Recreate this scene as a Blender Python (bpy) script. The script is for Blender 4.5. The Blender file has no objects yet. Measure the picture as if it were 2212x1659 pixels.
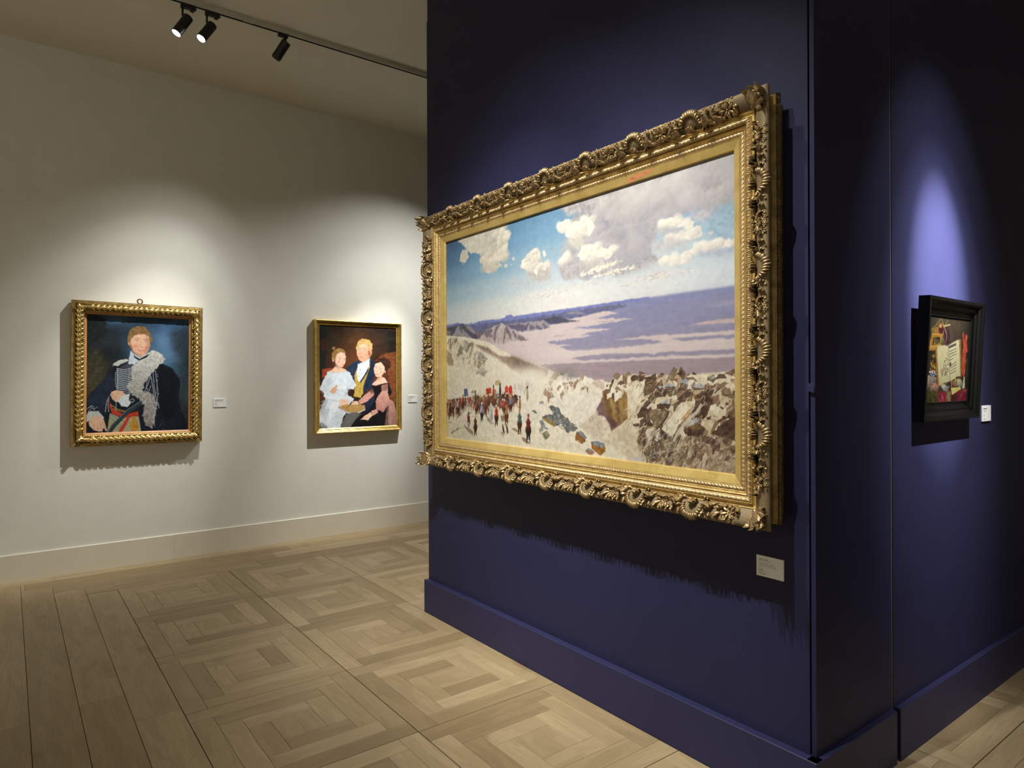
import bpy, math, random
import numpy as np
from mathutils import Vector, Matrix, Quaternion
random.seed(11)
sc = bpy.context.scene
COL = sc.collection

# ---------------------------------------------------------------- painted canvases (computed brush by brush)
import numpy as np
RNG = np.random.default_rng(7)
def upsample(g, w, h):
    gh, gw = g.shape[:2]
    y = np.linspace(0, gh-1, h); x = np.linspace(0, gw-1, w)
    y0 = np.minimum(y.astype(int), gh-2); x0 = np.minimum(x.astype(int), gw-2)
    fy = (y-y0); fx = (x-x0)
    fy = fy*fy*(3-2*fy); fx = fx*fx*(3-2*fx)
    if g.ndim == 3: fy = fy[:, None, None]; fx = fx[None, :, None]
    else: fy = fy[:, None]; fx = fx[None, :]
    a = g[y0][:, x0]; b = g[y0][:, x0+1]; c = g[y0+1][:, x0]; d = g[y0+1][:, x0+1]
    return a*(1-fy)*(1-fx)+b*(1-fy)*fx+c*fy*(1-fx)+d*fy*fx
def fbm(w, h, sx, sy=None, octs=3, rng=RNG):
    sy = sy or sx; out = np.zeros((h, w)); amp = 1.0; tot = 0
    for o in range(octs):
        gw = max(2, int(w/sx)+2); gh = max(2, int(h/sy)+2)
        out += amp*upsample(rng.random((gh, gw))*2-1, w, h); tot += amp
        amp *= .55; sx = max(1.5, sx*.5); sy = max(1.5, sy*.5)
    return out/tot
def blur1(m, r):
    r = int(r)
    if r < 1: return m
    for ax in (0, 1):
        for _ in range(2):
            p = [(0, 0), (0, 0)]; p[ax] = (r+1, r)
            c = np.cumsum(np.pad(m, p, mode='edge'), axis=ax)
            n = m.shape[ax]
            m = (np.take(c, range(2*r+1, 2*r+1+n), ax)-np.take(c, range(0, n), ax))/(2*r+1)
    return m
class Art:
    def __init__(s, w, h, base, seed=1):
        s.w, s.h = w, h; s.rng = np.random.default_rng(seed)
        s.im = np.zeros((h, w, 3), np.float32)+np.array(base, np.float32)
        s.n1 = {}; s.rk = 1.0
    def noise(s, f, k):
        key = (f, k)
        if key not in s.n1: s.n1[key] = fbm(s.w, s.h, f, octs=3, rng=s.rng)
        return s.n1[key]
    def grid(s, g):
        s.im[:] = upsample(np.array(g, np.float32), s.w, s.h)
    def put(s, x0, y0, m, c):
        y1 = y0+m.shape[0]; x1 = x0+m.shape[1]
        v = s.im[y0:y1, x0:x1]; v += (c-v)*m[..., None]
    def p(s, pts, c, b=0, r=0, f=24, a=1.0, t=4, c2=None, ax=1, st=None):
        P = np.array(pts, float).reshape(-1, 2)*[s.w/2000, s.h/2000]; r = r*s.rk
        pad = int(2*b+r+3)
        x0, y0 = np.floor(P.min(0)-pad).astype(int); x1, y1 = np.ceil(P.max(0)+pad).astype(int)
        x0 = max(0, x0); y0 = max(0, y0); x1 = min(s.w, x1); y1 = min(s.h, y1)
        if x1 <= x0 or y1 <= y0: return
        X, Y = np.meshgrid(np.arange(x0, x1)+.5, np.arange(y0, y1)+.5)
        if r:
            X = X+r*2*s.noise(f, 0)[y0:y1, x0:x1]; Y = Y+r*2*s.noise(f, 1)[y0:y1, x0:x1]
        ins = np.zeros(X.shape, bool); n = len(P)
        for i in range(n):
            ax_, ay = P[i]; bx, by = P[(i+1) % n]
            if ay == by: continue
            ins ^= ((Y >= ay) != (Y >= by)) & (X < (bx-ax_)*(Y-ay)/(by-ay)+ax_)
        m = ins.astype(np.float32)
        m = blur1(m, b) if b else blur1(m, 0)
        m = m*a
        col = np.array(c, np.float32)
        if c2 is not None:
            k = ((Y-P[:, 1].min())/max(1, np.ptp(P[:, 1])) if ax else (X-P[:, 0].min())/max(1, np.ptp(P[:, 0])))
            k = np.clip(k, 0, 1)[..., None]; col = col*(1-k)+np.array(c2, np.float32)*k
        if t:
            tex = s.tex(st)[y0:y1, x0:x1]
            col = col+(tex*t)[..., None]
        s.put(x0, y0, m.astype(np.float32), col)
    def tex(s, st=None):
        key = ('t', st)
        if key not in s.n1:
            if st == 'h': s.n1[key] = fbm(s.w, s.h, 40, 4, 3, s.rng)
            elif st == 'v': s.n1[key] = fbm(s.w, s.h, 4, 40, 3, s.rng)
            else: s.n1[key] = fbm(s.w, s.h, 8, 8, 3, s.rng)*1.6
        return s.n1[key]
    def l(s, pts, wd, c, a=1.0, b=0, tp=0):
        """brush stroke of width wd (canvas px) along a polyline; tp tapers the end"""
        P = np.array(pts, float).reshape(-1, 2)*[s.w/2000, s.h/2000]
        pad = wd+b+2
        x0, y0 = np.floor(P.min(0)-pad).astype(int); x1, y1 = np.ceil(P.max(0)+pad).astype(int)
        x0 = max(0, x0); y0 = max(0, y0); x1 = min(s.w, x1); y1 = min(s.h, y1)
        if x1 <= x0 or y1 <= y0: return
        X, Y = np.meshgrid(np.arange(x0, x1)+.5, np.arange(y0, y1)+.5)
        m = np.zeros(X.shape); n = len(P)-1
        for i in range(n):
            d = P[i+1]-P[i]; q = d@d
            k = np.clip(((X-P[i, 0])*d[0]+(Y-P[i, 1])*d[1])/q if q else 0*X, 0, 1)
            D = np.hypot(X-P[i, 0]-k*d[0], Y-P[i, 1]-k*d[1])
            w = wd/2*(1-tp*(i+k)/n)
            m = np.maximum(m, np.clip((w-D)/(b+.8)+.5, 0, 1))
        s.put(x0, y0, (m*a).astype(np.float32), np.array(c, np.float32))
    def e(s, c_, rx, ry, c, ang=0, b=1, a=1.0, c2=None):
        """soft ellipse, radii in canvas px; c2 = colour at the lower right"""
        cx, cy = c_[0]*s.w/2000, c_[1]*s.h/2000
        R = max(rx, ry)*(1+b*.5)+2
        x0 = max(0, int(cx-R)); x1 = min(s.w, int(cx+R)+1); y0 = max(0, int(cy-R)); y1 = min(s.h, int(cy+R)+1)
        if x1 <= x0 or y1 <= y0: return
        X, Y = np.meshgrid(np.arange(x0, x1)+.5-cx, np.arange(y0, y1)+.5-cy)
        ca, sa = np.cos(ang), np.sin(ang)
        d = np.hypot((X*ca+Y*sa)/rx, (-X*sa+Y*ca)/ry)
        m = np.clip((1-d)/max(.02, b)+.5, 0, 1)*a if b < .9 else np.exp(-d*d*1.2)*a
        col = np.array(c, np.float32)
        if c2 is not None:
            k = np.clip(.5+.5*(X/rx*.6+Y/ry*.8), 0, 1)[..., None]; col = col*(1-k)+np.array(c2, np.float32)*k
        s.put(x0, y0, m.astype(np.float32), col)
    def sc(s, pts, n, cols, ln, wd, ang, j=.4, a=.7):
        """n short dabs inside a polygon"""
        P = np.array(pts, float).reshape(-1, 2); lo, hi = P.min(0), P.max(0); k = 0; g = 0
        while k < n and g < n*20:
            g += 1; q = lo+s.rng.random(2)*(hi-lo); ins = False
            for i in range(len(P)):
                A, B = P[i], P[(i+1) % len(P)]
                if (q[1] >= A[1]) != (q[1] >= B[1]) and q[0] < (B[0]-A[0])*(q[1]-A[1])/(B[1]-A[1])+A[0]: ins = not ins
            if not ins: continue
            k += 1; th = ang+s.rng.normal()*j; L = ln*(.4+s.rng.random()*1.1)
            dx = np.cos(th)*L*2000/s.w; dy = np.sin(th)*L*2000/s.h
            bend = s.rng.normal()*.25
            mid = (q[0]+dx*.5-dy*bend*.5, q[1]+dy*.5+dx*bend*.5)
            c = np.array(cols[s.rng.integers(len(cols))], float)+s.rng.normal()*5
            s.l((q[0], q[1], mid[0], mid[1], q[0]+dx, q[1]+dy), wd*(.6+.8*s.rng.random()), c, a, .3, .6)
    def puffs(s, pts, n, r, c, c2, a=.6, up=.25):
        """billows: overlapping rounded dabs lit from the upper left"""
        P = np.array(pts, float).reshape(-1, 2); lo, hi = P.min(0), P.max(0); Q = []; g = 0
        while len(Q) < n and g < n*20:
            g += 1; q = lo+s.rng.random(2)*(hi-lo); ins = False
            for i in range(len(P)):
                A, B = P[i], P[(i+1) % len(P)]
                if (q[1] >= A[1]) != (q[1] >= B[1]) and q[0] < (B[0]-A[0])*(q[1]-A[1])/(B[1]-A[1])+A[0]: ins = not ins
            if ins: Q.append(q)
        for q in sorted(Q, key=lambda z: z[1]):
            k = .5+s.rng.random(); d = s.rng.normal()*5; h = np.clip((q[1]-lo[1])/max(1, hi[1]-lo[1])-up, 0, 1)
            m = np.array(c)*(1-h*.5)+np.array(c2)*h*.5+d
            s.e(q, r*k*(1+.3*s.rng.random()), r*k*.8, m, s.rng.normal()*.3, .55, a, np.array(c2)+d)
    def crags(s, pts, n, r, lit, dark, ang=2.2, a=.9):
        """angular rocks: a pale facet above a dark broken face"""
        P = np.array(pts, float).reshape(-1, 2); lo, hi = P.min(0), P.max(0); Q = []; g = 0; R = s.rng
        while len(Q) < n and g < n*20:
            g += 1; q = lo+R.random(2)*(hi-lo); ins = False
            for i in range(len(P)):
                A, B = P[i], P[(i+1) % len(P)]
                if (q[1] >= A[1]) != (q[1] >= B[1]) and q[0] < (B[0]-A[0])*(q[1]-A[1])/(B[1]-A[1])+A[0]: ins = not ins
            if ins: Q.append(q)
        kx, ky = 2000/s.w, 2000/s.h
        for q in sorted(Q, key=lambda z: z[1]):
            k = r*(.4+R.random()**2*1.3); th = ang+R.normal()*.35; c, sn = np.cos(th), np.sin(th)
            def at(u, v): return (q[0]+(u*c-v*sn)*k*kx, q[1]+(u*sn+v*c)*k*ky)
            j = lambda: R.normal()*.22
            A, B, C, D, E, F = at(-1.2+j(), -.6+j()), at(.2+j(), -.9+j()), at(1.3+j(), -.3+j()), at(1.0+j(), .2+j()), at(-.2+j(), .15+j()), at(-1.1+j(), .3+j())
            G, H_ = at(.5+j(), .9+j()), at(-.7+j(), .9+j())
            dc = np.array(dark[R.integers(len(dark))])+R.normal()*8; lc = np.array(lit[R.integers(len(lit))])+R.normal()*6
            s.p(sum((D, E, F, H_, G), ()), dc, 0, 1, 8, a, 8); s.p(sum((A, B, C, D, E, F), ()), lc, 0, 1, 8, a, 6)
            if R.random() < .4: s.l(sum((A, E, D), ()), 1.2, lc*1.06, .8)
    def done(s, gain, grain=3):
        im = s.im+(s.tex()*grain)[..., None]
        im = np.clip(im, 2, 252)/255
        lin = np.where(im <= .04045, im/12.92, ((im+.055)/1.055)**2.4)
        return np.clip(lin/np.array(gain), 0, .93)

def paint_landscape():
    A = Art(1060, 624, (200, 190, 175), 3)
    top = upsample(np.array([
     [(66,96,124),(92,136,168),(108,150,178),(150,168,178),(175,176,172)],
     [(78,114,144),(108,152,182),(120,162,188),(152,172,186),(158,178,184)],
     [(108,146,170),(132,168,188),(152,180,192),(162,182,190),(150,176,186)],
     [(150,178,186),(172,192,196),(190,200,200),(196,202,200),(182,196,200)],
     [(192,202,198),(212,213,202),(222,216,204),(216,214,206),(205,209,208)],
     [(206,209,202),(226,219,203),(230,222,207),(222,216,206),(208,206,206)]], np.float32), 1060, 290)
    top = top*.86+top.mean(2, keepdims=True)*.14
    A.im[:290] = top+(fbm(1060, 290, 14, 10)*6)[..., None]
    LIT = (241,231,208); MID = (206,196,178); GR = (176,168,163)
    # the great bank of cloud on the right
    A.p((1031,17,1192,8,1456,8,1630,6,1999,0,2000,314,1898,297,1813,306,1751,294,1676,306,1614,308,1623,362,1613,436,1598,502,1641,603,1567,637,1463,654,1308,641,1225,609,1061,603,1018,489,1049,437,1101,420,1092,285,1083,209,1141,124,1228,125,1084,90), (184,176,171), 4, 7, 40, 1, 16)
    A.p((1605,67,1814,46,1999,11,2000,314,1890,294,1791,298,1700,286,1604,202), (186,179,172), 12, 8, 60, .9, 14)
    A.p((1228,111,1311,97,1401,163,1433,276,1411,377,1332,396,1251,331,1275,253), (166,160,166), 12, 8, 50, .85, 12)
    A.p((1411,255,1508,273,1609,325,1613,487,1578,588,1474,616,1399,544,1366,474,1454,430), (164,162,166), 14, 8, 50, .85, 10, st='h')
    A.p((1545,89,1630,70,1715,141,1733,235,1667,275,1589,248,1539,179), (170,165,168), 10, 8, 40, .8, 12)
    A.p((1276,71,1368,49,1467,46,1477,130,1401,143,1311,132), (200,193,184), 8, 8, 40, .8, 12)
    A.p((1461,151,1493,76,1545,115,1560,147,1534,209,1534,262,1503,245), (230,222,207), 5, 6, 26, .9, 10)
    A.p((1456,15,1610,11,1625,68,1540,67,1477,76), (208,203,192), 8, 6, 30, .8, 10)
    A.p((1620,41,1724,14,1823,32,1814,89,1715,104,1668,104), (220,212,198), 7, 7, 34, .85, 12)
    A.p((1644,114,1715,104,1787,181,1769,236,1714,253,1677,177), (206,196,187), 8, 8, 30, .8, 14)
    A.p((1814,89,1919,74,1999,91,1998,250,1919,266,1839,213), (176,166,158), 16, 8, 60, .75, 12)
    A.p((1750,318,1808,304,1860,302,1877,322,1813,348,1764,341), (150,178,206), 4, 4, 24, .9, 8)
    A.p((1898,312,1998,322,1999,542,1922,531,1868,480,1825,407,1889,392), (156,178,188), 8, 6, 40, .9, 10)
    A.p((1648,312,1746,301,1786,340,1741,337,1657,335), (168,180,186), 6, 4, 24, .8, 6)
    for q, n, c, k in (((1228,111,1467,46,1630,19,1814,46,1999,22,1998,296,1813,300,1676,290,1599,316,1422,272,1251,218), 120, (198,191,184), (166,160,162)), ((1089,211,1251,246,1422,286,1614,346,1593,527,1421,583,1188,601,1028,506,1082,356), 90, (192,185,178), (166,160,164)), ((1311,97,1467,46,1545,102,1554,223,1466,233,1345,192), 26, (216,208,196), (180,172,168)), ((1570,47,1792,55,1813,227,1723,244,1580,141), 40, (214,206,194), (176,168,168))):
        A.puffs(q, n, 17, c, k, .5)
    # lit heads of cloud
    for q in ((1024,157,1083,127,1110,166,1086,213,1038,210), (1073,254,1093,189,1141,154,1172,175,1179,130,1222,130,1257,191,1275,253,1251,296,1209,290,1171,301,1095,275),
              (1155,441,1190,375,1262,363,1309,411,1435,433,1383,472,1343,496,1250,497,1177,483), (1019,467,1055,423,1091,396,1096,445,1048,474),
              (1635,347,1676,328,1741,331,1808,389,1812,415,1750,389,1685,375), (1647,439,1713,434,1786,437,1830,420,1855,476,1790,478,1722,474),
              (1785,565,1807,541,1897,530,1974,535,1997,553,1997,581,1897,595,1820,587), (1642,594,1685,573,1785,586,1798,620,1749,635,1656,615)):
        A.p(q, LIT, 1, 5, 16, .95, 10)
        A.puffs(q, 16, 9, (244,235,214), (206,197,184), .7)
    A.p((1082,282,1178,281,1202,324,1177,375,1108,348), (204,197,180), 4, 5, 20, .9, 8)
    A.p((1028,491,1126,463,1225,531,1213,606,1080,600), (182,174,170), 4, 4, 24, .9, 10)
    A.p((1177,468,1274,471,1343,510,1308,571,1201,553), (198,189,178), 5, 5, 20, .8, 12)
    A.p((1613,365,1685,375,1786,413,1722,430,1628,408), (190,184,180), 4, 5, 20, .9, 8)
    A.p((1603,446,1676,454,1794,488,1767,530,1666,533,1598,502), (194,187,182), 5, 5, 24, .9, 8)
    A.p((1812,584,1997,587,1997,633,1833,620), (172,176,188), 4, 4, 20, .8, 8)
    A.p((1786,340,1851,325,1889,333,1893,375,1838,387,1791,365), (190,182,180), 4, 5, 18, .9, 8)
    A.p((1876,476,1889,454,1903,464,1893,487), (205,197,192), 1, 3, 10, .9, 6)
    for q in ((1170,586,1273,577,1343,544,1421,539), (1261,620,1365,605,1437,601,1506,602), (1225,566,1308,550,1399,551)): A.sc(tuple(np.repeat(np.array(q).reshape(-1,2),1,0).ravel())+tuple((np.array(q).reshape(-1,2)[::-1]+[8,16]).ravel()), 40, [LIT,(226,214,192)], 9, 4, -.2, .4, .8)
    for q in ((853,677,1027,664,1200,640,1319,671,1307,697,1200,675,1027,709,852,716), (1319,727,1474,716,1617,681,1721,679,1854,703,1721,716,1602,723,1420,739), (1516,685,1617,668,1693,673,1674,706,1577,718)): A.sc(q, 90, [(232,221,203),(222,208,190),(196,188,188)], 9, 2.6, -.1, .3, .6)
    # the bank at upper left and the lone cumulus
    A.p((118,23,245,12,440,-2,584,3,589,69,638,108,625,148,631,189,598,228,621,310,554,289,541,335,565,381,496,402,445,407,399,363,386,318,356,294,360,265,387,230,290,179,244,150,170,73), (206,197,176), 1, 5, 18, 1, 14)
    A.p((300,62,473,46,555,103,522,175,455,190,352,145), (184,175,160), 10, 6, 30, .8, 12)
    A.p((556,55,584,7,589,69,638,108,623,139,571,108), (240,229,202), 2, 4, 14, .9, 10)
    A.p((497,225,570,221,610,287,546,295,537,326,471,293), (234,222,194), 3, 5, 14, .8, 10)
    A.p((369,234,438,218,471,293,412,328,364,283), (225,213,186), 4, 5, 16, .8, 10)
    A.p((155,144,207,133,248,194,227,241,189,253,143,216), (208,198,174), 1, 4, 12, 1, 12)
    A.puffs((118,23,440,-2,584,3,638,108,625,148,598,228,621,310,541,335,565,381,496,402,399,363,356,294,387,230,170,73), 60, 11, (226,216,192), (188,179,162), .55)
    A.puffs((556,55,584,7,638,108,623,139,602,229,621,298,554,313,514,222), 26, 8, (242,232,206), (206,196,174), .7)
    A.p((735,363,776,365,798,336,820,311,855,304,887,336,879,380,910,440,938,424,971,454,967,498,960,559,881,591,797,543,761,466,731,428), (190,182,172), 3, 4, 16, 1, 10)
    A.p((798,336,820,311,855,304,887,336,879,380,841,400,805,368), (234,222,196), 1, 4, 12, .95, 10)
    A.p((733,366,772,364,783,409,812,470,854,510,783,463,733,428), LIT, 1, 4, 12, .9, 10)
    A.p((833,474,876,439,924,428,971,454,944,485,882,478,854,517), LIT, 1, 4, 12, .9, 10)
    A.p((901,332,918,330,928,362,914,381,904,363), LIT, 1, 2, 8, .9, 4)
    A.puffs((739,367,798,336,855,304,887,336,879,380,924,428,964,460,882,501,783,478), 34, 8, (243,233,208), (196,187,174), .7)
    for q in ((585,370,609,367,621,398,589,395), (652,322,675,324,679,349,656,345), (640,371,656,375,656,390,644,386)): A.p(q, (225,214,192), 1, 2, 8, .85, 4)
    A.p((616,521,708,501,782,540,909,604,782,602,552,565), (190,190,188), 7, 5, 24, .6, 6)
    A.sc((699,672,853,669,1028,686,1028,730,852,729,707,712), 90, [(232,220,200),(205,195,190)], 8, 3, -.1, .4, .6)
    # plain
    A.p((-58,873,700,847,1353,844,1665,835,2000,833,1998,1434,696,1338,-63,1423), (134,136,168), 2, 0, 24, 1, 5, (158,142,146), st='h')
    A.p((1353,903,1741,878,2000,878,2000,972,1690,972,1352,993), (140,138,160), 14, 0, 24, .6, 6, st='h')
    A.p((428,1012,699,984,963,954,1191,903,1328,890,1413,919,1264,944,1501,969,1352,987,1115,1000,1370,1031,1170,1054,1256,1070,1101,1083,932,1093,977,1115,1121,1131,1022,1141,1107,1176,1412,1175,1658,1158,1626,1139,1572,1128,1388,1113,1584,1102,1715,1105,1999,1108,1999,1134,1759,1128,1699,1138,1759,1151,1999,1156,1999,1223,1788,1221,1749,1227,1678,1220,1605,1231,1412,1215,1210,1218,1107,1240,1209,1256,1411,1256,1739,1248,1999,1254,1999,1274,1688,1274,1222,1277,861,1281,697,1232,426,1237), (205,187,180), 1, 1.5, 16, 1, 5, st='h')
    A.p((985,1048,1073,1050,1044,1057,993,1058), (160,145,142), 1, 1, 10, .8, 3)
    A.p((1276,968,1401,972,1327,976), (150,140,148), 1, 1, 10, .8, 3)
    A.p((1784,1055,1883,1035,1997,1031,1999,1064,1860,1058), (192,170,166), 1, 1, 14, 1, 5, st='h')
    A.p((1846,938,1928,926,2000,922,2000,950,1906,944), (166,156,172), 3, 1, 14, .9, 5, st='h')
    A.p((939,1177,1223,1188,1637,1174,1689,1192,1412,1201,1014,1215), (216,199,186), 6, 1, 14, .7, 4, st='h')
    A.p((697,1285,1222,1278,1688,1275,1999,1276,1998,1434,696,1427), (160,140,142), 1, 1, 14, .9, 6, st='h')
    # far ranges
    A.p((-2,846,119,837,249,869,265,853,297,874,320,855,395,847,484,848,501,861,586,848,607,827,648,829,663,846,888,841,1125,839,1421,832,1587,831,1587,847,1125,871,766,890,511,900,285,887,-2,867), (122,126,172), 1, 1, 10, 1, 5)
    A.p((-2,870,125,860,182,855,255,876,401,877,565,874,766,874,1125,862,1314,858,1421,862,1472,874,1421,886,1125,917,906,910,667,929,400,947,319,972,-2,898), (104,104,134), 1, 2, 12, 1, 8)
    A.p((842,908,906,898,973,893,1024,889,1062,914,1104,933,1172,947,959,950,924,920), (84,82,96), 1, 1, 10, 1, 5)
    A.p((1058,870,1161,871,1219,893,1160,899,1100,890), (150,138,145), 1, 2, 10, .8, 5)
    A.p((1192,871,1314,856,1421,864,1462,875,1386,878,1277,879), (112,108,128), 1, 2, 10, .9, 5)
    A.p((-2,876,100,859,182,855,236,901,319,955,336,1016,-2,952), (88,84,94), 1, 1, 10, 1, 6)
    A.p((67,959,131,866,163,878,190,925,224,946,275,997), (152,146,146), 1, 2, 10, 1, 6)
    A.p((200,863,243,879,322,956,305,966,242,919), (150,141,142), 1, 2, 10, 1, 6)
    A.p((138,873,163,881,181,941,156,927), (96,90,98), 1, 2, 8, .9, 6)
    A.p((-2,898,47,916,60,958,-2,952), (130,118,118), 1, 1, 8, 1, 6)
    A.p((596,911,707,908,915,911,941,946,963,976,905,987,707,986,667,957,621,931), (156,145,146), 1, 1, 10, 1, 6)
    A.p((611,923,707,919,799,929,785,963,756,985,707,983,662,954), (102,94,112), 1, 3, 10, 1, 6)
    for q in ((799,934,818,932,846,970,813,986,799,980), (846,940,883,964,905,984,860,981), (901,932,924,949,941,981,914,978)): A.p(q, (106,97,114), 1, 2, 8, .9, 6)
    A.p((336,1017,400,947,484,913,533,902,559,882,591,909,611,933,672,966,712,1006,794,1064,641,1063,579,1084,488,1077), (184,168,160), 1, 2, 10, 1, 10)
    DK = (116,102,108)
    for q in ((311,967,372,933,434,913,403,942,394,969,342,1015,328,1013), (506,921,543,890,551,905,524,939,513,986,496,1072,489,1005), (583,940,606,930,626,966,646,1010,646,1047,629,998,595,968), (582,967,595,968,584,1057,574,1067), (652,971,675,969,692,1015,686,1055,674,1023), (702,1010,731,1024,784,1062,696,1056), (400,953,456,931,478,956,456,991,489,1005,433,1011,400,997), (631,993,649,995,646,1044,631,1040)): A.p(q, DK, 1, 3, 9, .9, 6)
    A.rk = .45
    # near slope on the left
    A.p((-2,952,181,979,319,1018,411,1043,509,1104,640,1188,811,1253,926,1309,1157,1440,1154,1996,-14,2157), (226,214,186), 1, 2, 16, 1, 10)
    A.p((265,1047,371,1082,433,1104,487,1146,536,1186,640,1200,648,1190,764,1240,858,1285,948,1327,925,1390,738,1372,639,1308,509,1201,399,1140,342,1097), (138,112,96), 3, 3, 20, 1, 12, (140,118,98))
    A.p((640,1245,715,1233,811,1278,857,1334,763,1337,690,1309), (112,94,84), 12, 3, 20, .7, 8)
    A.p((398,1162,562,1225,664,1324,810,1389,947,1391,990,1516,506,1524,397,1327), (228,216,188), 14, 4, 30, .8, 8)
    BR = (148,130,102); GY = (150,143,126)
    for q in ((20,987,53,968,102,997,88,1084,43,1088,12,1043), (183,1028,212,996,247,1048,222,1151,189,1115), (321,1138,364,1138,421,1207,406,1262,363,1282,332,1242), (304,1345,363,1283,431,1323,397,1372)): A.p(q, GY, 1, 6, 10, .85, 26)
    for q in ((105,995,138,1015,123,1087,86,1062), (6,1096,65,1159,85,1260,31,1258,5,1228), (247,1079,283,1098,264,1160,241,1124), (136,1117,179,1149,160,1211,129,1175), (370,1160,409,1218,398,1267,375,1233)): A.p(q, BR, 1, 6, 10, .8, 24)
    SL = (-3,970,283,1042,509,1196,664,1329,613,1438,506,1492,-8,1527)
    A.crags((14,984,99,991,253,1057,421,1207,397,1300,316,1314,160,1205,19,1091), 34, 11, [(226,212,182),(206,192,162)], [(130,112,88),(112,102,86),(150,130,100)], 2.2, .75)
    A.sc(SL, 300, [(204,190,158),(238,228,202),(186,168,134),(236,226,198)], 20, 1.8, 1.0, .22, .45)
    A.sc((20,984,253,1040,421,1207,397,1327,281,1324,147,1234,33,1110), 170, [(120,104,82),(240,230,206),(160,150,130),(104,96,88)], 7, 1.8, 1.1, .8, .7)
    A.p((-2,952,181,979,319,1018,411,1043,509,1104,640,1188,630,1200,536,1181,433,1098,271,1044,162,997,-3,976), (228,214,186), 1, 1, 12, .8, 8)
    # hills in the middle
    A.p((635,1478,817,1500,877,1476,915,1453,977,1408,1021,1378,1049,1396,1103,1393,1177,1393,1242,1398,1267,1412,1302,1403,1352,1429,1335,1473,1315,1544,1316,1837,770,1892), (226,214,192), 1, 3, 14, 1, 10)
    A.p((773,1477,881,1499,952,1512,943,1621,858,1698,771,1703), (222,210,184), 8, 3, 14, .6, 8)
    for q in ((905,1533,919,1465,936,1490,960,1476,976,1503,984,1547,956,1567,940,1605,935,1544), (1095,1423,1129,1419,1177,1432,1206,1445,1210,1474,1184,1484,1155,1475,1125,1454,1102,1463), (1003,1484,1040,1497,1058,1513,1040,1573,1028,1537), (1060,1442,1087,1464,1095,1484,1075,1495,1062,1471), (952,1426,1009,1430,985,1467,956,1442), (1213,1449,1224,1474,1220,1516,1211,1487)): A.p(q, (142,113,88), 0, 5, 9, 1, 10)
    A.p((1129,1419,1177,1430,1199,1445,1177,1451,1136,1436), (150,92,54), 0, 3, 8, .9, 10)
    A.p((1246,1426,1295,1408,1332,1432,1318,1482,1291,1467,1256,1443), (198,178,154), 1, 3, 10, 1, 10)
    A.p((1124,1622,1194,1628,1230,1656,1176,1701,1120,1674), (208,208,182), 14, 3, 20, .6, 4)
    A.sc((924,1421,1214,1415,1301,1507,1212,1678,1062,1686,951,1602), 260, [(206,190,164),(238,228,206),(210,194,170)], 18, 1.6, 1.0, .2, .45)
    A.sc((903,1435,1049,1396,1249,1407,1213,1483,1064,1502,944,1512), 110, [(240,232,212),(146,116,90),(236,226,204)], 8, 2.2, 1.1, .5, .8)
    # gorge and golden cliff
    A.p((1157,1778,1212,1716,1287,1624,1315,1544,1351,1670,1384,1789,1316,1870,1229,1825), (206,190,164), 1, 3, 14, 1, 10)
    A.p((1315,1482,1359,1428,1425,1377,1482,1382,1501,1370,1577,1384,1716,1405,1714,1685,1415,1971,1316,1878), (226,213,186), 1, 3, 12, 1, 10)
    A.p((1274,1626,1315,1542,1331,1630,1423,1742,1367,1793,1361,1743,1327,1685,1286,1678), (122,92,88), 1, 3, 12, 1, 10)
    A.p((1314,1486,1345,1498,1372,1530,1401,1559,1430,1541,1447,1475,1472,1549,1492,1548,1515,1521,1553,1557,1509,1637,1423,1740,1378,1703,1334,1642,1318,1564), (168,134,80), 0, 4, 10, 1, 18, (140,108,62))
    A.p((1314,1486,1349,1502,1362,1587,1371,1689,1334,1642,1318,1564), (112,84,52), 3, 4, 10, .9, 14)
    A.p((1391,1562,1414,1561,1417,1666,1429,1729,1410,1723,1401,1651), (112,84,60), 2, 4, 9, .8, 10)
    A.p((1430,1541,1447,1475,1472,1549,1492,1548,1515,1521,1553,1557,1481,1559), (122,94,58), 3, 4, 9, .7, 14)
    A.p((1327,1671,1371,1693,1417,1742,1370,1789,1357,1735), (104,74,66), 3, 4, 9, .8, 10)
    for q in ((1318,1494,1352,1506,1365,1481,1345,1473), (1372,1420,1389,1429,1386,1443,1371,1437), (1405,1396,1425,1381,1444,1397,1418,1425), (1476,1405,1501,1372,1513,1394,1558,1399,1561,1422,1497,1417)): A.p(q, (112,86,66), 0, 4, 8, 1, 14)
    A.p((1316,1866,1367,1793,1423,1742,1512,1641,1576,1595,1574,1949,1463,1964), (208,193,160), 2, 4, 14, 1, 14)
    A.sc((1212,1720,1283,1632,1351,1731,1316,1858,1240,1815), 110, [(180,160,130),(226,212,186),(160,136,110)], 9, 1.6, .9, .5, .6)
    A.sc((1319,1436,1425,1381,1577,1387,1576,1541,1497,1528,1434,1473,1401,1546,1345,1494), 230, [(240,230,206),(150,122,92),(120,96,74),(236,224,198),(200,182,150)], 8, 2, .9, .6, .75)
    A.crags((1318,1494,1362,1433,1425,1381,1573,1391,1573,1526,1497,1520,1447,1469,1401,1542), 34, 12, [(236,225,200),(226,212,184)], [(126,98,74),(146,118,90),(100,78,60)], 2.6)
    A.crags((911,1458,1017,1386,1064,1400,1242,1407,1206,1474,1064,1484,976,1498), 26, 11, [(238,229,208),(230,218,194)], [(146,116,90),(164,136,108)], 2.0, .8)
    # boulders among the scree
    A.p((632,1824,901,1742,1039,1679,1153,1785,1247,1844,1350,1895,1463,1964,1447,2023,629,2151), (226,214,186), 4, 3, 14, .9, 10)
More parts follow.
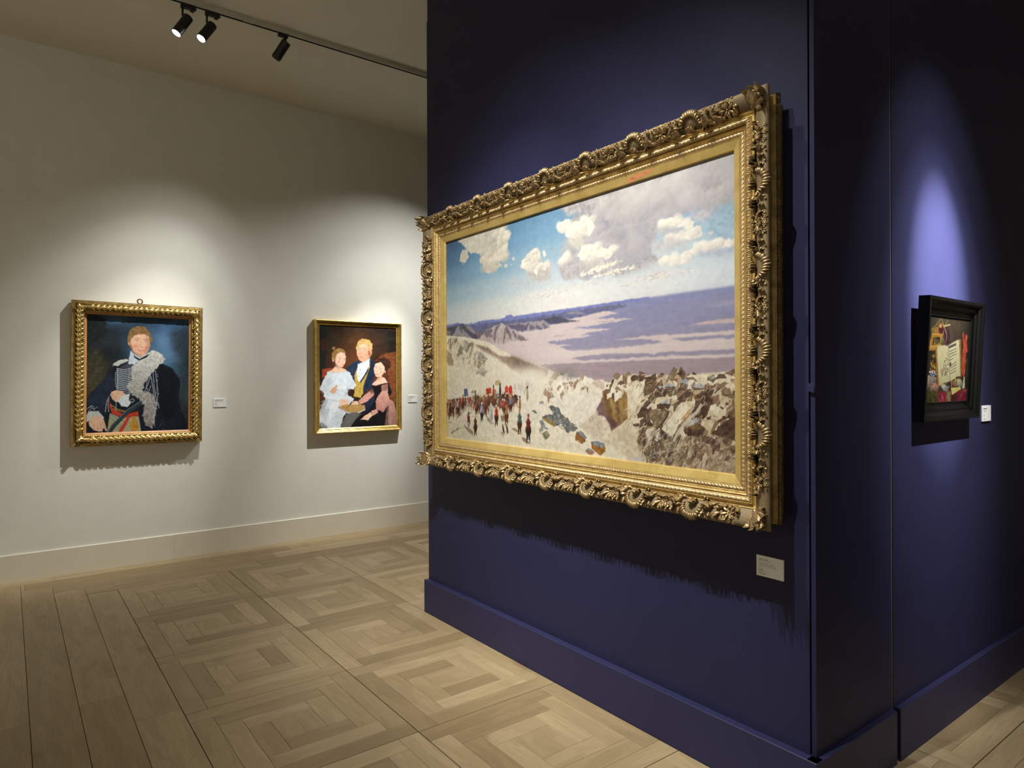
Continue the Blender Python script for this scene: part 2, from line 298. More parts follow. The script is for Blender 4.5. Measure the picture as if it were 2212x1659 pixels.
    for q, c in (((890,1708,971,1690,1039,1677,1093,1728,1155,1789,1138,1810,1073,1829,1038,1770,991,1787,892,1738), (116,116,112)), ((943,1625,980,1617,1027,1644,1049,1683,983,1693,955,1643), (120,120,114)), ((872,1587,897,1582,908,1613,880,1605), (150,145,135)), ((871,1762,900,1746,913,1787,946,1820,900,1810), (130,132,130)), ((815,1668,837,1660,854,1694,837,1690), (110,115,105))): A.p(q, c, 0, 5, 9, 1, 34)
    A.p((894,1715,930,1725,1001,1755,985,1788,942,1767,896,1735), (152,126,76), 0, 3, 9, 1, 14)
    A.sc((892,1696,1039,1679,1153,1789,1069,1827,991,1771), 120, [(70,70,72),(180,182,180),(96,96,92),(140,120,84)], 6, 2, .6, .7, .8)
    for q, c in (((1141,1816,1175,1808,1211,1848,1204,1884,1178,1907,1137,1885), (140,94,50)), ((1239,1885,1264,1875,1325,1885,1333,1940,1298,1982,1243,1933), (154,106,50)), ((1200,1959,1228,1934,1262,1956,1254,1983,1225,1988), (152,112,84)), ((891,1857,929,1825,954,1860,946,1889,916,1903), (134,128,98)), ((870,1827,896,1792,904,1828,879,1858), (140,140,118))): A.p(q, c, 0, 3, 8, 1, 16)
    for q in ((1143,1816,1175,1808,1211,1848,1205,1872,1167,1836), (1239,1883,1282,1873,1326,1885,1316,1922,1261,1906), (1207,1950,1228,1934,1260,1955,1228,1956)): A.p(q, (128,132,130), 0, 3, 8, 1, 24)
    A.sc((814,1818,1100,1837,1211,1933,1137,2002,813,2010), 120, [(200,188,160),(238,228,204),(186,172,144)], 18, 1.8, .75, .2, .45)
    # dust raised by the caravan
    for c_, rx, ry in (((728,1444), 110, 36), ((839,1398), 60, 30), ((800,1364), 70, 22), ((689,1439), 130, 34)): A.e(c_, rx, ry, (226,215,192), 0, 1, .75)
    A.p((928,1349,1010,1297,1141,1306,1163,1380,1064,1389,977,1377), (150,142,134), 12, 4, 24, .55, 8, st='v')
    A.p((1010,1337,1065,1317,1170,1380,1087,1390), (118,112,100), 8, 4, 18, .5, 8)
    # rocks on the right
    A.p((1619,1458,1802,1513,1898,1592,1834,1686,1733,1788,1587,1866,1531,1758,1570,1606), (150,122,96), 14, 6, 30, 0.0, 10)
    A.p((1465,1382,1571,1379,1664,1376,1734,1380,1835,1371,1967,1361,2001,1369,1999,1998,1587,2014,1463,1764), (218,202,170), 1, 3, 12, 1, 14)
    A.p((1587,1866,1753,1786,1866,1729,2000,1700,1999,1998,1606,2006), (164,138,110), 8, 8, 30, .95, 14)
    A.p((1867,1435,1997,1375,1999,1553,1914,1574,1861,1512), (206,188,150), 6, 5, 24, .8, 14)
    A.p((1945,1493,1996,1483,1996,1540,1960,1537), (206,186,116), 8, 4, 20, .6, 10)
    A.p((1833,1892,1999,1848,1999,1998,1800,2008), (160,148,112), 12, 6, 24, .6, 18)
    A.p((1472,1662,1589,1586,1644,1613,1588,1753,1471,1865), (214,198,166), 4, 4, 14, .7, 12)
    A.p((1570,1518,1670,1473,1734,1515,1713,1581,1655,1680,1599,1801,1530,1838,1550,1687), (190,166,132), 8, 6, 24, .7, 12); A.p((1733,1675,1788,1615,1834,1577,1854,1667,1834,1714,1753,1739,1704,1829,1683,1821), (172,146,114), 5, 5, 20, .8, 12); A.p((1867,1593,1929,1608,1999,1570,1998,1701,1914,1707,1873,1693), (196,172,140), 5, 5, 20, .8, 12)
    LT = [(232,219,188),(220,203,168),(206,186,150),(190,166,132)]; DKS = [(96,72,54),(118,90,68),(78,58,46),(140,110,84),(112,96,70)]
    A.crags((1481,1388,1734,1387,1991,1375,1999,1509,1835,1513,1663,1516,1480,1519), 46, 13, LT, DKS, 2.9)
    A.crags((1532,1533,1699,1515,1851,1512,1834,1732,1661,1843,1542,1832,1570,1631), 70, 20, LT, DKS, 2.25)
    A.crags((1851,1512,1999,1544,1998,1761,1882,1773,1818,1687), 40, 20, LT[1:], DKS, 2.5)
    A.crags((1542,1807,1733,1764,1833,1801,1998,1761,1997,1935,1865,1965,1661,1988,1568,1953), 110, 15, LT[1:]+[(176,152,124)], DKS, 2.3, .75)
    D1 = (84,62,48)
    for q in ((1597,1512,1619,1473,1634,1453,1663,1473,1685,1477,1665,1525,1630,1532), (1727,1487,1741,1462,1795,1482,1755,1484), (1854,1494,1873,1503,1899,1556,1876,1593,1866,1648,1850,1669,1821,1655,1834,1595), (1621,1587,1641,1569,1695,1572,1684,1607,1655,1613,1626,1610), (1640,1768,1658,1752,1684,1797,1669,1824,1640,1802), (1589,1856,1610,1790,1629,1822,1599,1870), (1760,1741,1784,1719,1824,1696,1860,1721,1847,1764,1827,1779,1787,1779,1764,1775), (1843,1768,1891,1777,1929,1817,1888,1895,1891,1836,1866,1816,1842,1805), (1914,1703,1960,1686,1998,1709,1998,1788,1959,1784,1938,1750), (1913,1668,1942,1639,1969,1628,1966,1643,1920,1681), (1913,1574,1936,1600,1967,1563,1954,1554,1945,1590), (1519,1660,1562,1591,1586,1630,1570,1667,1523,1685), (1730,1574,1748,1532,1758,1547,1734,1581), (1734,1370,1748,1357,1763,1369,1755,1386,1721,1382), (1481,1388,1501,1373,1559,1389,1556,1414,1489,1423), (1532,1493,1551,1483,1555,1508,1536,1508), (1799,1361,1819,1366,1822,1380,1802,1377), (1968,1843,1998,1827,1998,1857,1974,1860), (1668,1986,1690,1945,1711,1937,1697,1992), (1550,1831,1565,1824,1561,1894,1546,1861), (1974,1900,1999,1887,1999,1909), (1866,1657,1882,1647,1887,1664,1870,1672), (1491,1721,1531,1718,1527,1738,1495,1741)): A.p(q, D1, 0, 4, 8, .95, 16)
    A.p((1592,1677,1626,1623,1677,1611,1686,1640,1655,1699,1633,1732,1611,1741,1600,1703), (124,106,76), 0, 5, 9, 1, 18)
    A.p((1777,1724,1824,1696,1860,1722,1801,1740), (124,97,56), 1, 4, 9, .9, 14)
    A.p((1802,1504,1835,1517,1841,1544,1808,1541), (112,88,46), 1, 4, 8, .9, 14)
    for q in ((1716,1626,1754,1559,1785,1597,1768,1644,1712,1772,1694,1793,1650,1748,1669,1708), (1625,1740,1640,1749,1625,1828,1614,1824), (1473,1459,1513,1423,1555,1473,1543,1518,1496,1529), (1883,1575,1905,1565,1929,1608,1914,1645,1886,1629), (1561,1775,1603,1722,1607,1751,1580,1842)): A.p(q, (224,211,180), 0, 4, 9, 1, 14)
    for q in ((1739,1417,1769,1404,1785,1416,1779,1440,1741,1431), (1802,1454,1832,1432,1863,1453,1835,1463), (1663,1450,1685,1436,1721,1440,1713,1454,1670,1464), (1634,1575,1679,1543,1696,1573), (1631,1454,1652,1450,1663,1463,1638,1473), (1771,1691,1821,1657,1829,1682,1777,1714)): A.p(q, (166,166,166), 0, 2, 8, 1, 14)
    for q in ((1741,1431,1779,1440,1776,1477,1741,1468), (1802,1458,1835,1463,1861,1458,1845,1477,1812,1479), (1663,1459,1717,1454,1721,1473,1678,1488), (1870,1391,1893,1386,1912,1404,1893,1425,1871,1413)): A.p(q, (108,88,70), 0, 2, 8, 1, 14)
    A.p((1783,1416,1799,1473,1779,1474), (222,212,190), 0, 2, 8, 1, 6)
    A.p((1871,1390,1893,1386,1912,1402,1896,1406,1877,1404), (140,136,112), 0, 2, 8, 1, 8)
    A.sc((1473,1383,1991,1370,1996,1631,1801,1689,1588,1851,1471,1763), 260, [(236,222,192),(150,120,92),(120,94,74),(200,180,146),(230,214,182)], 12, 2.4, 2.2, .3, .6)
    A.sc((1531,1758,1750,1763,1697,1982,1549,1980), 240, [(110,84,62),(214,196,164),(150,124,98),(90,70,60),(150,150,156)], 8, 2.2, 2.1, .5, .75)
    A.sc((1697,1791,1998,1740,1997,1996,1679,1994), 260, [(196,174,144),(140,112,88),(124,108,82),(176,152,132),(108,88,68)], 13, 3, 2.2, .5, .5)
    A.l((1841,1576,1821,1623,1788,1662,1754,1720,1733,1760,1711,1818), 7, (206,192,162), .9); A.l((1684,1625,1677,1659,1651,1714,1622,1750), 4, (60,54,50), .8); A.l((1785,1616,1768,1644,1747,1674), 3, (196,148,76), .9)
    # lower left ground
    A.p((0,1742,114,1759,173,1792,212,1825,351,1920,526,1987,-3,2039), (206,196,162), 12, 4, 20, .6, 12)
    A.sc((-1,1766,164,1792,259,1884,568,1856,803,1954,649,1997,10,2000), 220, [(200,186,152),(238,228,202),(180,164,130),(214,202,172)], 14, 1.5, .6, .35, .45)
    A.sc((672,1561,914,1690,912,1942,840,1950,748,1720), 130, [(206,190,160),(238,228,204),(176,166,146)], 14, 1.5, .8, .25, .45)
    A.p((130,1749,165,1665,223,1608,280,1591,287,1624,242,1670,179,1723,149,1766), (190,184,158), 1, 5, 9, .95, 26)
    A.sc((130,1749,165,1665,223,1608,280,1591,287,1624,242,1670,179,1723), 60, [(80,84,80),(226,218,196),(120,120,104)], 6, 2, 1.9, .6, .8)
    A.p((42,1941,128,1873,153,1875,62,1943), (120,98,66), 1, 4, 8, .7, 10)
    for q in ((185,1843,240,1868,287,1904,282,1940,240,1913,207,1880), (420,1740,442,1765,485,1813,446,1803,420,1775), (546,1732,578,1726,630,1781,598,1775,556,1786), (636,1842,674,1831,735,1886,708,1880,673,1855), (724,1903,766,1911,810,1959,773,1954,739,1934), (679,1618,714,1653,710,1657,691,1638), (550,1871,580,1910,572,1910,554,1891), (587,1859,625,1888,601,1882)): A.p(q, (146,116,92), 1, 3, 10, .9, 6)
    # caravan
    A.p((0,1644,116,1603,285,1562,443,1532,692,1528,675,1610,651,1668,486,1625,398,1663,284,1695,165,1665,140,1702,0,1742), (158,126,92), 8, 6, 16, .5, 26)
    CC = [(92,58,40),(140,88,56),(166,66,48),(60,44,40),(190,150,104),(112,74,50),(84,92,112),(206,190,160),(120,50,42)]
    A.sc((1,1606,141,1583,205,1573,199,1636,155,1674,135,1721,7,1747), 190, CC, 16, 5, 1.5, .3, .9)
    A.sc((200,1582,309,1557,443,1554,550,1531,691,1536,691,1577,651,1619,549,1623,443,1618,420,1697,307,1685,280,1633), 330, CC, 14, 5.5, 1.4, .6, .9)
    A.sc((529,1535,692,1532,683,1585,631,1653,549,1640), 130, CC, 13, 5.5, 1.2, .6, .9)
    A.sc((653,1439,844,1408,843,1463,750,1495,672,1512), 40, [(190,178,158),(170,165,160)], 12, 5, 1.5, .4, .4)
    A.p((188,1494,224,1485,236,1559,195,1569), (96,108,142), 0, 1, 8, 1, 8); A.p((188,1494,205,1489,209,1564,195,1569), (74,84,112), 0, 1, 8, .8, 4)
    A.p((411,1486,461,1474,463,1530,414,1542), (190,66,52), 0, 1, 8, 1, 8); A.p((411,1486,437,1475,461,1474,439,1489), (216,140,120), 0, 0, 8, 1, 4); A.p((411,1490,439,1489,439,1537,414,1542), (176,58,46), 0, 0, 8, .7, 4)
    for q in ((585,1522,587,1474,603,1451,617,1474,618,1521), (620,1526,620,1474,637,1451,652,1475,653,1529)): A.p(q, (198,62,54), 0, 1, 8, 1, 8)
    A.p((590,1517,592,1480,604,1463,613,1480,613,1517), (206,84,72), 1, 1, 8, .6, 4)
    A.p((498,1453,500,1419,526,1409,551,1422,552,1457), (188,162,118), 1, 2, 8, 1, 10); A.p((262,1522,281,1504,302,1513,304,1530,267,1531), (150,142,120), 1, 2, 8, 1, 8)
    def rider(q, sz, horse, coat, hat, legs=1):
        sz = sz*2.0; x, y = q; kx = sz*2000/1060*.1; ky = sz*2000/624*.1
        for lx, ly in ((-2.1, 12.5), (1.9, 11.5), (-.9, 10.2), (.8, 9.8)): A.l((x+lx*kx*.8, y+4*ky, x+lx*kx, y+ly*ky), .13*sz, [v*.75 for v in horse], 1, 0, .3)
        A.e((x, y+2.8*ky), .36*sz, .42*sz, horse, 0, .3, 1, [v*.55 for v in horse])
        A.e((x+.2*kx, y+.6*ky), .30*sz, .22*sz, [min(255, v*1.15) for v in coat], 0, .4, .9, [v*.6 for v in coat])
        A.e((x-.5*kx, y+4.6*ky), .13*sz, .34*sz, [v*.8 for v in horse], .1, .4)
        A.e((x, y-3.0*ky), .21*sz, .42*sz, coat, 0, .4, 1, [v*.6 for v in coat])
        A.e((x+1.7*kx, y-2.0*ky), .08*sz, .28*sz, [v*.8 for v in coat], .4, .5); A.e((x-1.7*kx, y-2.0*ky), .08*sz, .28*sz, coat, -.4, .5)
        A.e((x+.1*kx, y-7.4*ky), .10*sz, .13*sz, (170,116,84), 0, .4); A.e((x+.1*kx, y-9.0*ky), .125*sz, .14*sz, hat, 0, .4)
    for q, sz, h, c, k in (((236,1796), 13, (206,196,180), (128,52,38), (40,34,34)), ((306,1831), 14, (88,50,36), (112,70,46), (226,214,196)),
        ((459,1716), 13, (226,220,208), (216,210,198), (220,214,202)), ((509,1722), 14, (88,54,38), (196,66,48), (236,226,210)), ((600,1700), 14, (126,70,42), (188,150,110), (120,80,60)),
        ((580,1647), 10, (120,70,48), (190,70,56), (236,214,196)), ((371,1699), 13, (74,54,44), (176,180,196), (236,230,216)), ((317,1658), 11, (104,66,46), (140,104,70), (90,60,46)), ((403,1637), 11, (130,76,52), (150,86,62), (90,60,46)),
        ((713,1762), 15, (104,58,42), (86,116,104), (196,120,80)), ((785,1809), 17, (58,44,40), (122,54,50), (130,60,56)), ((639,1611), 11, (104,66,50), (150,140,150), (206,170,140)), ((180,1614), 10, (96,60,44), (168,66,48), (40,34,34)),
        ((39,1680), 11, (84,50,40), (110,60,44), (50,40,40)), ((70,1664), 11, (92,62,50), (140,110,90), (50,40,40)), ((120,1662), 11, (90,56,44), (200,190,176), (50,40,40)), ((499,1565), 11, (130,84,54), (196,160,104), (160,70,46)), ((434,1584), 10, (120,78,52), (150,100,60), (90,60,46))): rider(q, sz, h, c, k)
    A.l((213,1746,270,1720), 2, (110,84,66)); A.l((267,1756,337,1756), 2.4, (196,170,140))
    for q, c in (((716,1617), (176,130,60)), ((778,1531), (196,176,140)), ((308,1575), (88,104,84)), ((544,1505), (84,60,64)), ((483,1523), (170,90,50))):
        A.e(q, 5, 17, c, 0, .4, 1, [v*.7 for v in c]); A.e((q[0], q[1]-60), 3, 4, (70,50,44), 0, .4)
    for q in ((571,1848), (605,1841)): A.e(q, 4, 14, (120,92,66), -.3, .4, 1, (50,40,34))
    A.l((9,1841,33,1829,58,1839), 1.4, (70,66,60), .7)
    A.sc((0,0,2000,0,2000,900,0,900), 260, [(230,222,205),(170,178,186)], 10, 2, -.1, .5, .10)
    return A.done((1, 1, 1), 3.5)

def paint_officer():
    A = Art(470, 600, (34, 40, 42), 5)
    A.grid([[(30,38,40),(58,84,106),(44,62,78),(44,70,96),(52,78,100)],[(30,36,36),(36,44,50),(48,66,84),(72,102,130),(36,46,52)],[(36,38,34),(30,36,38),(60,84,106),(80,112,138),(34,44,52)],
            [(62,56,40),(40,42,38),(44,56,66),(62,88,106),(40,52,58)],[(58,56,38),(50,50,38),(34,38,42),(38,50,56),(50,64,66)],[(40,40,32),(36,36,32),(30,32,34),(28,32,34),(38,46,44)],[(34,34,28),(30,30,28),(26,26,26),(24,24,24),(38,36,30)]])
    A.im += (fbm(470, 600, 40, 26)*9)[..., None]
    A.p((10,47,395,88,364,185,249,231,417,250,208,439,63,519,12,709), (30,36,34), 4, 5, 20, .9, 6)
    A.p((332,90,586,60,715,113,501,170,374,146), (64,92,122), 6, 4, 16, .7, 6)
    A.p((1579,277,1785,189,1995,161,1996,545,1740,632,1557,437), (40,50,58), 12, 6, 20, .7, 6)
    A.p((1330,325,1556,297,1648,474,1466,599,1308,484), (86,118,146), 16, 6, 20, .7, 6)
    A.p((12,596,250,609,418,854,251,1238,13,1353), (66,62,42), 10, 6, 18, .6, 14)
    A.sc((12,596,249,590,397,854,251,1200,13,1315), 60, [(96,82,46),(70,72,46),(110,84,40),(50,50,36)], 6, 3, 1, 1, .4)
    N = (25, 29, 38)
    A.p((9,1451,106,1315,292,1143,439,959,556,842,716,772,933,729,1242,791,1467,817,1649,894,1764,1033,1827,1153,1788,1354,1817,1595,1987,1940,2011,2062,11,2015), N, 1, 1, 14, 1, 4)
    A.p((9,1451,251,1172,471,969,546,1199,461,1353,357,1678,210,1591,44,1552), (36,44,58), 4, 2, 14, .9, 5)
    A.p((1399,838,1649,914,1788,1093,1742,1354,1789,1635,1560,1832,1378,1631,1354,1037), (18,20,25), 6, 2, 14, .8, 3)
    A.p((471,876,577,778,759,732,792,774,588,861), (178,180,170), 1, 3, 8, 1, 16)
    A.p((556,929,759,810,900,827,868,1042,782,1237,674,1305,567,1228), (60,66,74), 2, 1, 8, 1, 8)
    for i in range(15):
        y = 705+i*15.5
        k = 1-abs(i-6)/16
        q = np.array((576,-498,692,-479,800,-501,886,-526), float).reshape(-1, 2); z = np.array((576,-497,576,-495), float).reshape(-1, 2); dy = (z[1]-z[0])*y
        q = q+dy; A.l(q.ravel(), 4.2, (168,174,174), .85, .4, .3); A.e(tuple(q[0]), 3, 3, (190,196,194), 0, .5); A.e(tuple(q[2]), 2.2, 2.2, (200,204,200), 0, .5)
    A.l((545,968,535,1103,557,1237), 3, (160,166,166), .8)
    F = (981,767,889,827,820,964,847,1100,752,1217,847,1353,978,1431,1093,1550,1067,1726,1111,1884,1271,1950,1316,1729,1344,1512,1270,1353,1188,1314,1070,1294,1110,1137,1269,963,1422,818,1507,717,1398,620,1241,580,1108,666)
    A.p(F, (188,187,176), 1, 4, 8, 1, 18, (118,110,104))
    A.sc(F, 330, [(226,226,216),(150,148,142),(206,204,194),(120,116,112),(200,198,188)], 9, 2.2, 1.3, 1.0, .55)
    A.sc((869,1353,1266,1353,1333,1551,1267,1946,1111,1884,1067,1628), 90, [(96,90,86),(150,146,140),(80,76,74)], 9, 2.2, 1.3, .7, .6)
    for q in ((1220,979,1176,1157,1110,1294,1176,1314), (1265,959,1288,1235,1333,1433,1390,1591), (1309,938,1344,1156,1366,1354,1333,1551), (1220,1038,1265,1235,1288,1393), (1154,1078,1132,1235,1187,1294,1221,1196), (1333,1551,1289,1709,1300,1907)): A.l(q, 3.6, (150,156,156), .8, .5)
    A.sc((1198,999,1354,918,1401,1552,1311,1591,1243,1314), 60, [(170,176,176),(90,96,100),(200,204,202)], 6, 2, 1.5, .5, .7)
    A.sc((1301,1946,1469,1811,1583,1972,1334,2006), 30, [(120,124,112),(80,84,78)], 7, 2, -.6, .6, .6)
    A.p((824,591,792,751,781,829,889,837,988,767,889,671), (186,194,198), 1, 1, 8, 1, 8)
    A.p((867,648,999,727,1186,641,1142,705,988,767,900,719), (20,22,26), 1, 0, 8, 1, 3)
    A.p((845,584,889,651,1020,703,1175,625,1142,669,999,743,867,675), (200,206,206), 1, 0, 8, .8, 3)
    A.p((784,440,806,342,888,310,1063,271,1179,350,1201,487,1170,590,1091,676,1014,700,915,651,854,574,819,517), (214,168,136), 1, 1, 8, 1, 4)
    A.p((1108,313,1201,388,1201,506,1166,596,1097,670,1086,568,1141,488), (178,128,100), 4, 1, 8, .8, 4)
    A.p((867,603,976,649,1086,647,1014,703,915,661), (180,130,104), 3, 1, 8, .7, 3)
    A.e((915,518), 9, 7, (208,120,96), 0, 1, .8); A.e((1135,538), 7, 6, (196,108,86), 0, 1, .8); A.e((987,346), 14, 7, (228,190,158), 0, 1, .8)
    A.p((763,441,769,305,845,205,975,165,1107,185,1201,270,1254,387,1237,476,1197,457,1183,350,1086,298,976,307,888,340,819,420,806,537), (122,94,58), 1, 3, 8, 1, 12)
    A.sc((780,402,780,285,975,180,1196,270,1230,407,1108,313,888,320), 60, [(160,128,82),(90,66,40),(146,112,68)], 8, 2, .6, .7, .7)
    A.p((810,459,867,535,863,603,819,546), (150,100,60), 1, 1, 6, .8, 5); A.e((789,479), 4, 8, (200,140,110), 0, .5)
    A.l((902,398,950,384,993,395), 2.4, (130,92,64), .8); A.l((1068,400,1112,391,1148,410), 2.4, (120,82,58), .8)
    for q in ((947,428), (1108,434)): A.e(q, 6, 3, (232,216,200), 0, .4); A.e(q, 2.6, 2.8, (70,78,88), 0, .4)
    A.l((919,421,950,412,980,423), 1.4, (96,66,50), .8); A.l((1081,427,1108,419,1139,430), 1.4, (96,66,50), .8)
    A.l((1037,413,1046,472,1073,514), 3, (226,184,150), .7, 1); A.l((1011,523,1042,538,1077,526), 2.2, (166,104,80), .8); A.l((1020,433,1011,512), 2, (180,130,104), .6, 1)
    A.l((959,583,1009,594,1053,585,1091,592), 2.6, (176,84,74), .9, .5); A.l((981,610,1031,617,1069,608), 3, (206,126,106), .8, 1)
    SK = (208,168,138)
    A.p((444,1353,472,1305,557,1276,679,1295,735,1357,621,1453,557,1492,487,1430), SK, 1, 1, 8, 1, 5)
    for q in ((461,1334,525,1363,557,1401), (461,1368,514,1401,536,1440), (493,1411,536,1449)): A.l(q, 1.6, (156,108,84), .7)
    A.p((580,1449,717,1353,804,1343,869,1470,772,1571,653,1550), (192,198,194), 1, 1, 8, 1, 8); A.p((804,1373,891,1402,935,1470,869,1529,804,1450), (30,34,44), 1, 1, 8, 1, 4); A.l((826,1450,869,1421,902,1451,869,1490,830,1470), 2.6, (170,176,176), .9)
    A.p((445,1449,483,1584,718,1702,979,1637,990,1725,718,1764,483,1676,436,1545), (172,54,38), 1, 1, 8, 1, 10)
    A.l((462,1526,589,1604,761,1644), 5, (180,128,56), .8); A.l((472,1574,632,1643,804,1664), 3, (196,150,76), .7)
    A.p((441,1664,675,1759,990,1725,1045,2010,389,2014), (150,146,112), 1, 1, 8, 1, 8)
    for q in ((462,1680,590,1778,718,1818), (451,1737,590,1855,676,1895)): A.l(q, 4, (96,112,132), .8)
    A.p((761,1741,676,1876,590,2009,654,2011,762,1858,815,1752), (176,56,36), 1, 1, 6, 1, 8)
    A.p((382,2014,462,1872,761,1609,1033,1455,1062,1514,787,1687,558,1893,463,2016), (46,56,58), 0, 0, 8, 1, 4); A.l((403,1986,484,1868,765,1621,1022,1471), 1.8, (140,156,158), .8)
    A.p((881,1733,940,1754,997,1960,892,2000,814,1907), (176,126,46), 1, 1, 6, 1, 14); A.sc((870,1782,935,1783,990,1960,849,1986), 24, [(210,160,70),(120,84,30)], 10, 2, 1.6, .2, .7)
    A.p((14,1693,55,1627,231,1629,340,1736,315,1793,210,1734,76,1789,20,1807), (176,180,170), 1, 1, 8, 1, 8)
    A.p((55,1826,86,1751,148,1710,252,1715,332,1774,395,1957,378,1977,326,1907,305,1974,232,1970,148,1946,82,1884), SK, 1, 1, 8, 1, 5)
    for q in ((148,1856,159,1933), (211,1858,227,1953), (269,1840,290,1955), (315,1812,357,1927)): A.l(q, 1.8, (150,102,78), .8)
    A.sc((66,1817,273,1811,294,1869,107,1884), 8, [(214,140,112)], 5, 3, 0, .4, .5)
    for q in ((24,1589,86,1542,148,1590,210,1562), (45,1618,127,1571,169,1619), (65,1571,106,1533,148,1552)): A.l(q, 3, (150,158,158), .8)
    for q in ((398,1430,377,1506,356,1640), (419,1391,409,1525,420,1641), (557,1507,547,1623)): A.l(q, 5, (140,144,140), .8, 1)
    return A.done((1, 1, 1), 2.5)

def paint_family():
    A = Art(420, 518, (46, 34, 26), 9)
    A.grid([[(36,38,32),(44,34,26),(60,44,32),(46,36,28),(28,26,24)],[(34,34,30),(62,42,28),(92,58,34),(60,42,30),(30,28,24)],[(38,34,28),(100,58,34),(96,58,32),(58,38,26),(40,30,24)],[(44,38,30),(84,50,32),(70,44,30),(96,54,32),(84,46,30)],
            [(80,44,32),(60,40,30),(50,36,28),(120,66,38),(104,58,36)],[(70,44,34),(60,44,34),(50,40,34),(110,60,38),(96,54,34)],[(60,50,44),(60,50,44),(50,40,36),(80,50,36),(90,56,40)]])
    A.im += (fbm(420, 518, 30, 20)*8)[..., None]
    A.p((6,13,133,8,155,837,6,941), (34,36,32), 2, 2, 12, .8, 6); A.p((24,305,221,247,243,455,67,527), (74,42,32), 3, 2, 12, .6, 6); A.p((266,142,400,137,399,730,288,766), (48,46,34), 4, 1, 12, .6, 6)
    A.p((67,858,310,835,354,905,133,1009,89,1044), (156,68,42), 1, 2, 10, 1, 14)
    A.p((1422,683,1616,544,1995,482,1992,1559,1811,1373,1763,825), (122,68,38), 3, 2, 14, .9, 14)
    A.sc((1714,734,1995,639,1992,1375,1835,1374), 30, [(70,42,28),(150,90,50)], 7, 4, 1, 1, .5)
    NV = (44, 54, 76)
    A.p((671,833,855,716,1053,678,1278,622,1417,719,1445,899,1349,1116,1348,1224,1134,1303,1087,1311,762,973), NV, 1, 1, 10, 1, 6)
    A.p((1302,648,1422,737,1397,1008,1182,1277,1099,1294,1230,972), (34,42,62), 3, 1, 10, .8, 4)
    A.p((971,760,1100,705,1283,631,1266,793,1147,946,1005,1124,919,1079,929,902), (220,224,226), 1, 1, 10, 1, 6)
    A.p((878,973,966,795,938,937,970,1079,1045,1119,1230,900,1292,675,1282,810,1146,1115,1104,1196,1099,1311,1040,1421,854,1389,900,1186), (192,162,72), 1, 1, 8, 1, 12)
    A.sc((900,1132,1099,1133,1087,1365,877,1362), 26, [(220,192,104),(150,120,44)], 8, 3, .2, .4, .6)
    for q in ((1029,862), (994,991)): A.e(q, 2.4, 2.4, (90,80,50), 0, .4)
    A.p((959,751,1065,759,1159,740,1135,794,1065,780,994,804), (238,240,240), 0, 1, 6, 1, 4); A.p((994,724,1088,732,1278,640,1230,721,1065,759), (206,210,214), 1, 0, 6, 1, 4)
    A.p((929,493,948,413,1018,358,1183,327,1297,405,1331,540,1259,631,1159,695,1083,717,1004,674,952,582), (228,184,148), 1, 1, 8, 1, 4, (214,160,126))
    A.p((1207,345,1314,432,1331,549,1259,634,1206,650,1231,506), (196,144,110), 3, 1, 8, .6, 4); A.e((1006,554), 7, 6, (222,140,112), 0, 1, .6); A.e((1183,560), 6, 6, (216,134,106), 0, 1, .6); A.e((1089,383), 12, 6, (240,206,174), 0, 1, .8)
    A.p((911,441,972,297,1089,244,1260,260,1355,359,1345,467,1297,459,1267,370,1101,338,983,403,936,476), (202,168,100), 1, 2, 8, 1, 12)
    A.p((1254,469,1302,522,1290,594,1249,577,1231,506), (158,98,56), 1, 1, 6, .9, 8); A.e((1321,508), 4, 8, (214,150,116), 0, .5)
    for q in ((995,478), (1140,475)): A.e(q, 5.4, 2.8, (236,224,214), 0, .4); A.e(q, 2.4, 2.5, (74,92,116), 0, .4)
    for q in ((960,454,999,442,1032,456), (1100,447,1145,439,1188,456)): A.l(q, 2, (150,104,64), .8)
    A.l((1046,473,1032,554,1065,562), 2, (196,140,108), .7, .6); A.l((1013,617,1060,611,1112,615), 2.4, (190,92,80), .9)
    W = (206,213,214)
    A.p((6,1232,89,1095,166,975,199,905,354,873,625,865,767,920,854,1062,928,1168,866,1256,720,1237,704,1360,877,1433,738,1545,681,1676,579,1813,529,2000,89,1992,6,1900,6,1678,155,1423,111,1302), W, 1, 2, 10, 1, 8)
    for q, c in (((155,1061,265,1009,310,1148,177,1182), (186,194,196)), ((310,940,670,938,693,1149,354,1165), (214,224,228)), ((89,1456,221,1424,89,1697,6,1780), (150,156,158)), ((670,1377,739,1255,704,1220,647,1360), (160,166,170)), ((310,1494,489,1480,399,1704,221,1872,177,1699), (226,230,228)), ((6,1900,89,1868,221,1997,6,1989), (80,82,82)), ((111,1577,265,1632,177,1837,67,1782), (176,184,184)), ((399,1670,579,1709,533,1952,309,1927), (190,198,200)), ((332,1183,670,1167,670,1237,354,1235), (228,232,232))): A.p(q, c, 3, 2, 10, .7, 6)
    A.sc((6,1455,670,1465,533,1987,6,1968), 70, [(150,158,160),(232,236,234),(170,178,180)], 16, 2.4, 1.9, .5, .5)
    A.sc((354,957,648,956,670,1167,377,1165), 34, [(180,196,204),(234,240,240)], 14, 1.8, 1.55, .1, .5)
    A.sc((6,1164,310,1182,287,1286,45,1318), 30, [(160,168,166),(236,238,234)], 8, 2.4, .6, .9, .6); A.sc((693,1114,924,1133,877,1256,716,1237), 26, [(160,168,166),(236,238,234)], 8, 2.4, .6, .9, .6)
    A.p((122,1328,199,1354,522,1384,534,1467,177,1423,107,1371), (214,220,220), 1, 1, 8, 1, 6); A.l((155,1426,354,1457,522,1470), 2, (150,156,158), .7)
    SK = (230,190,160)
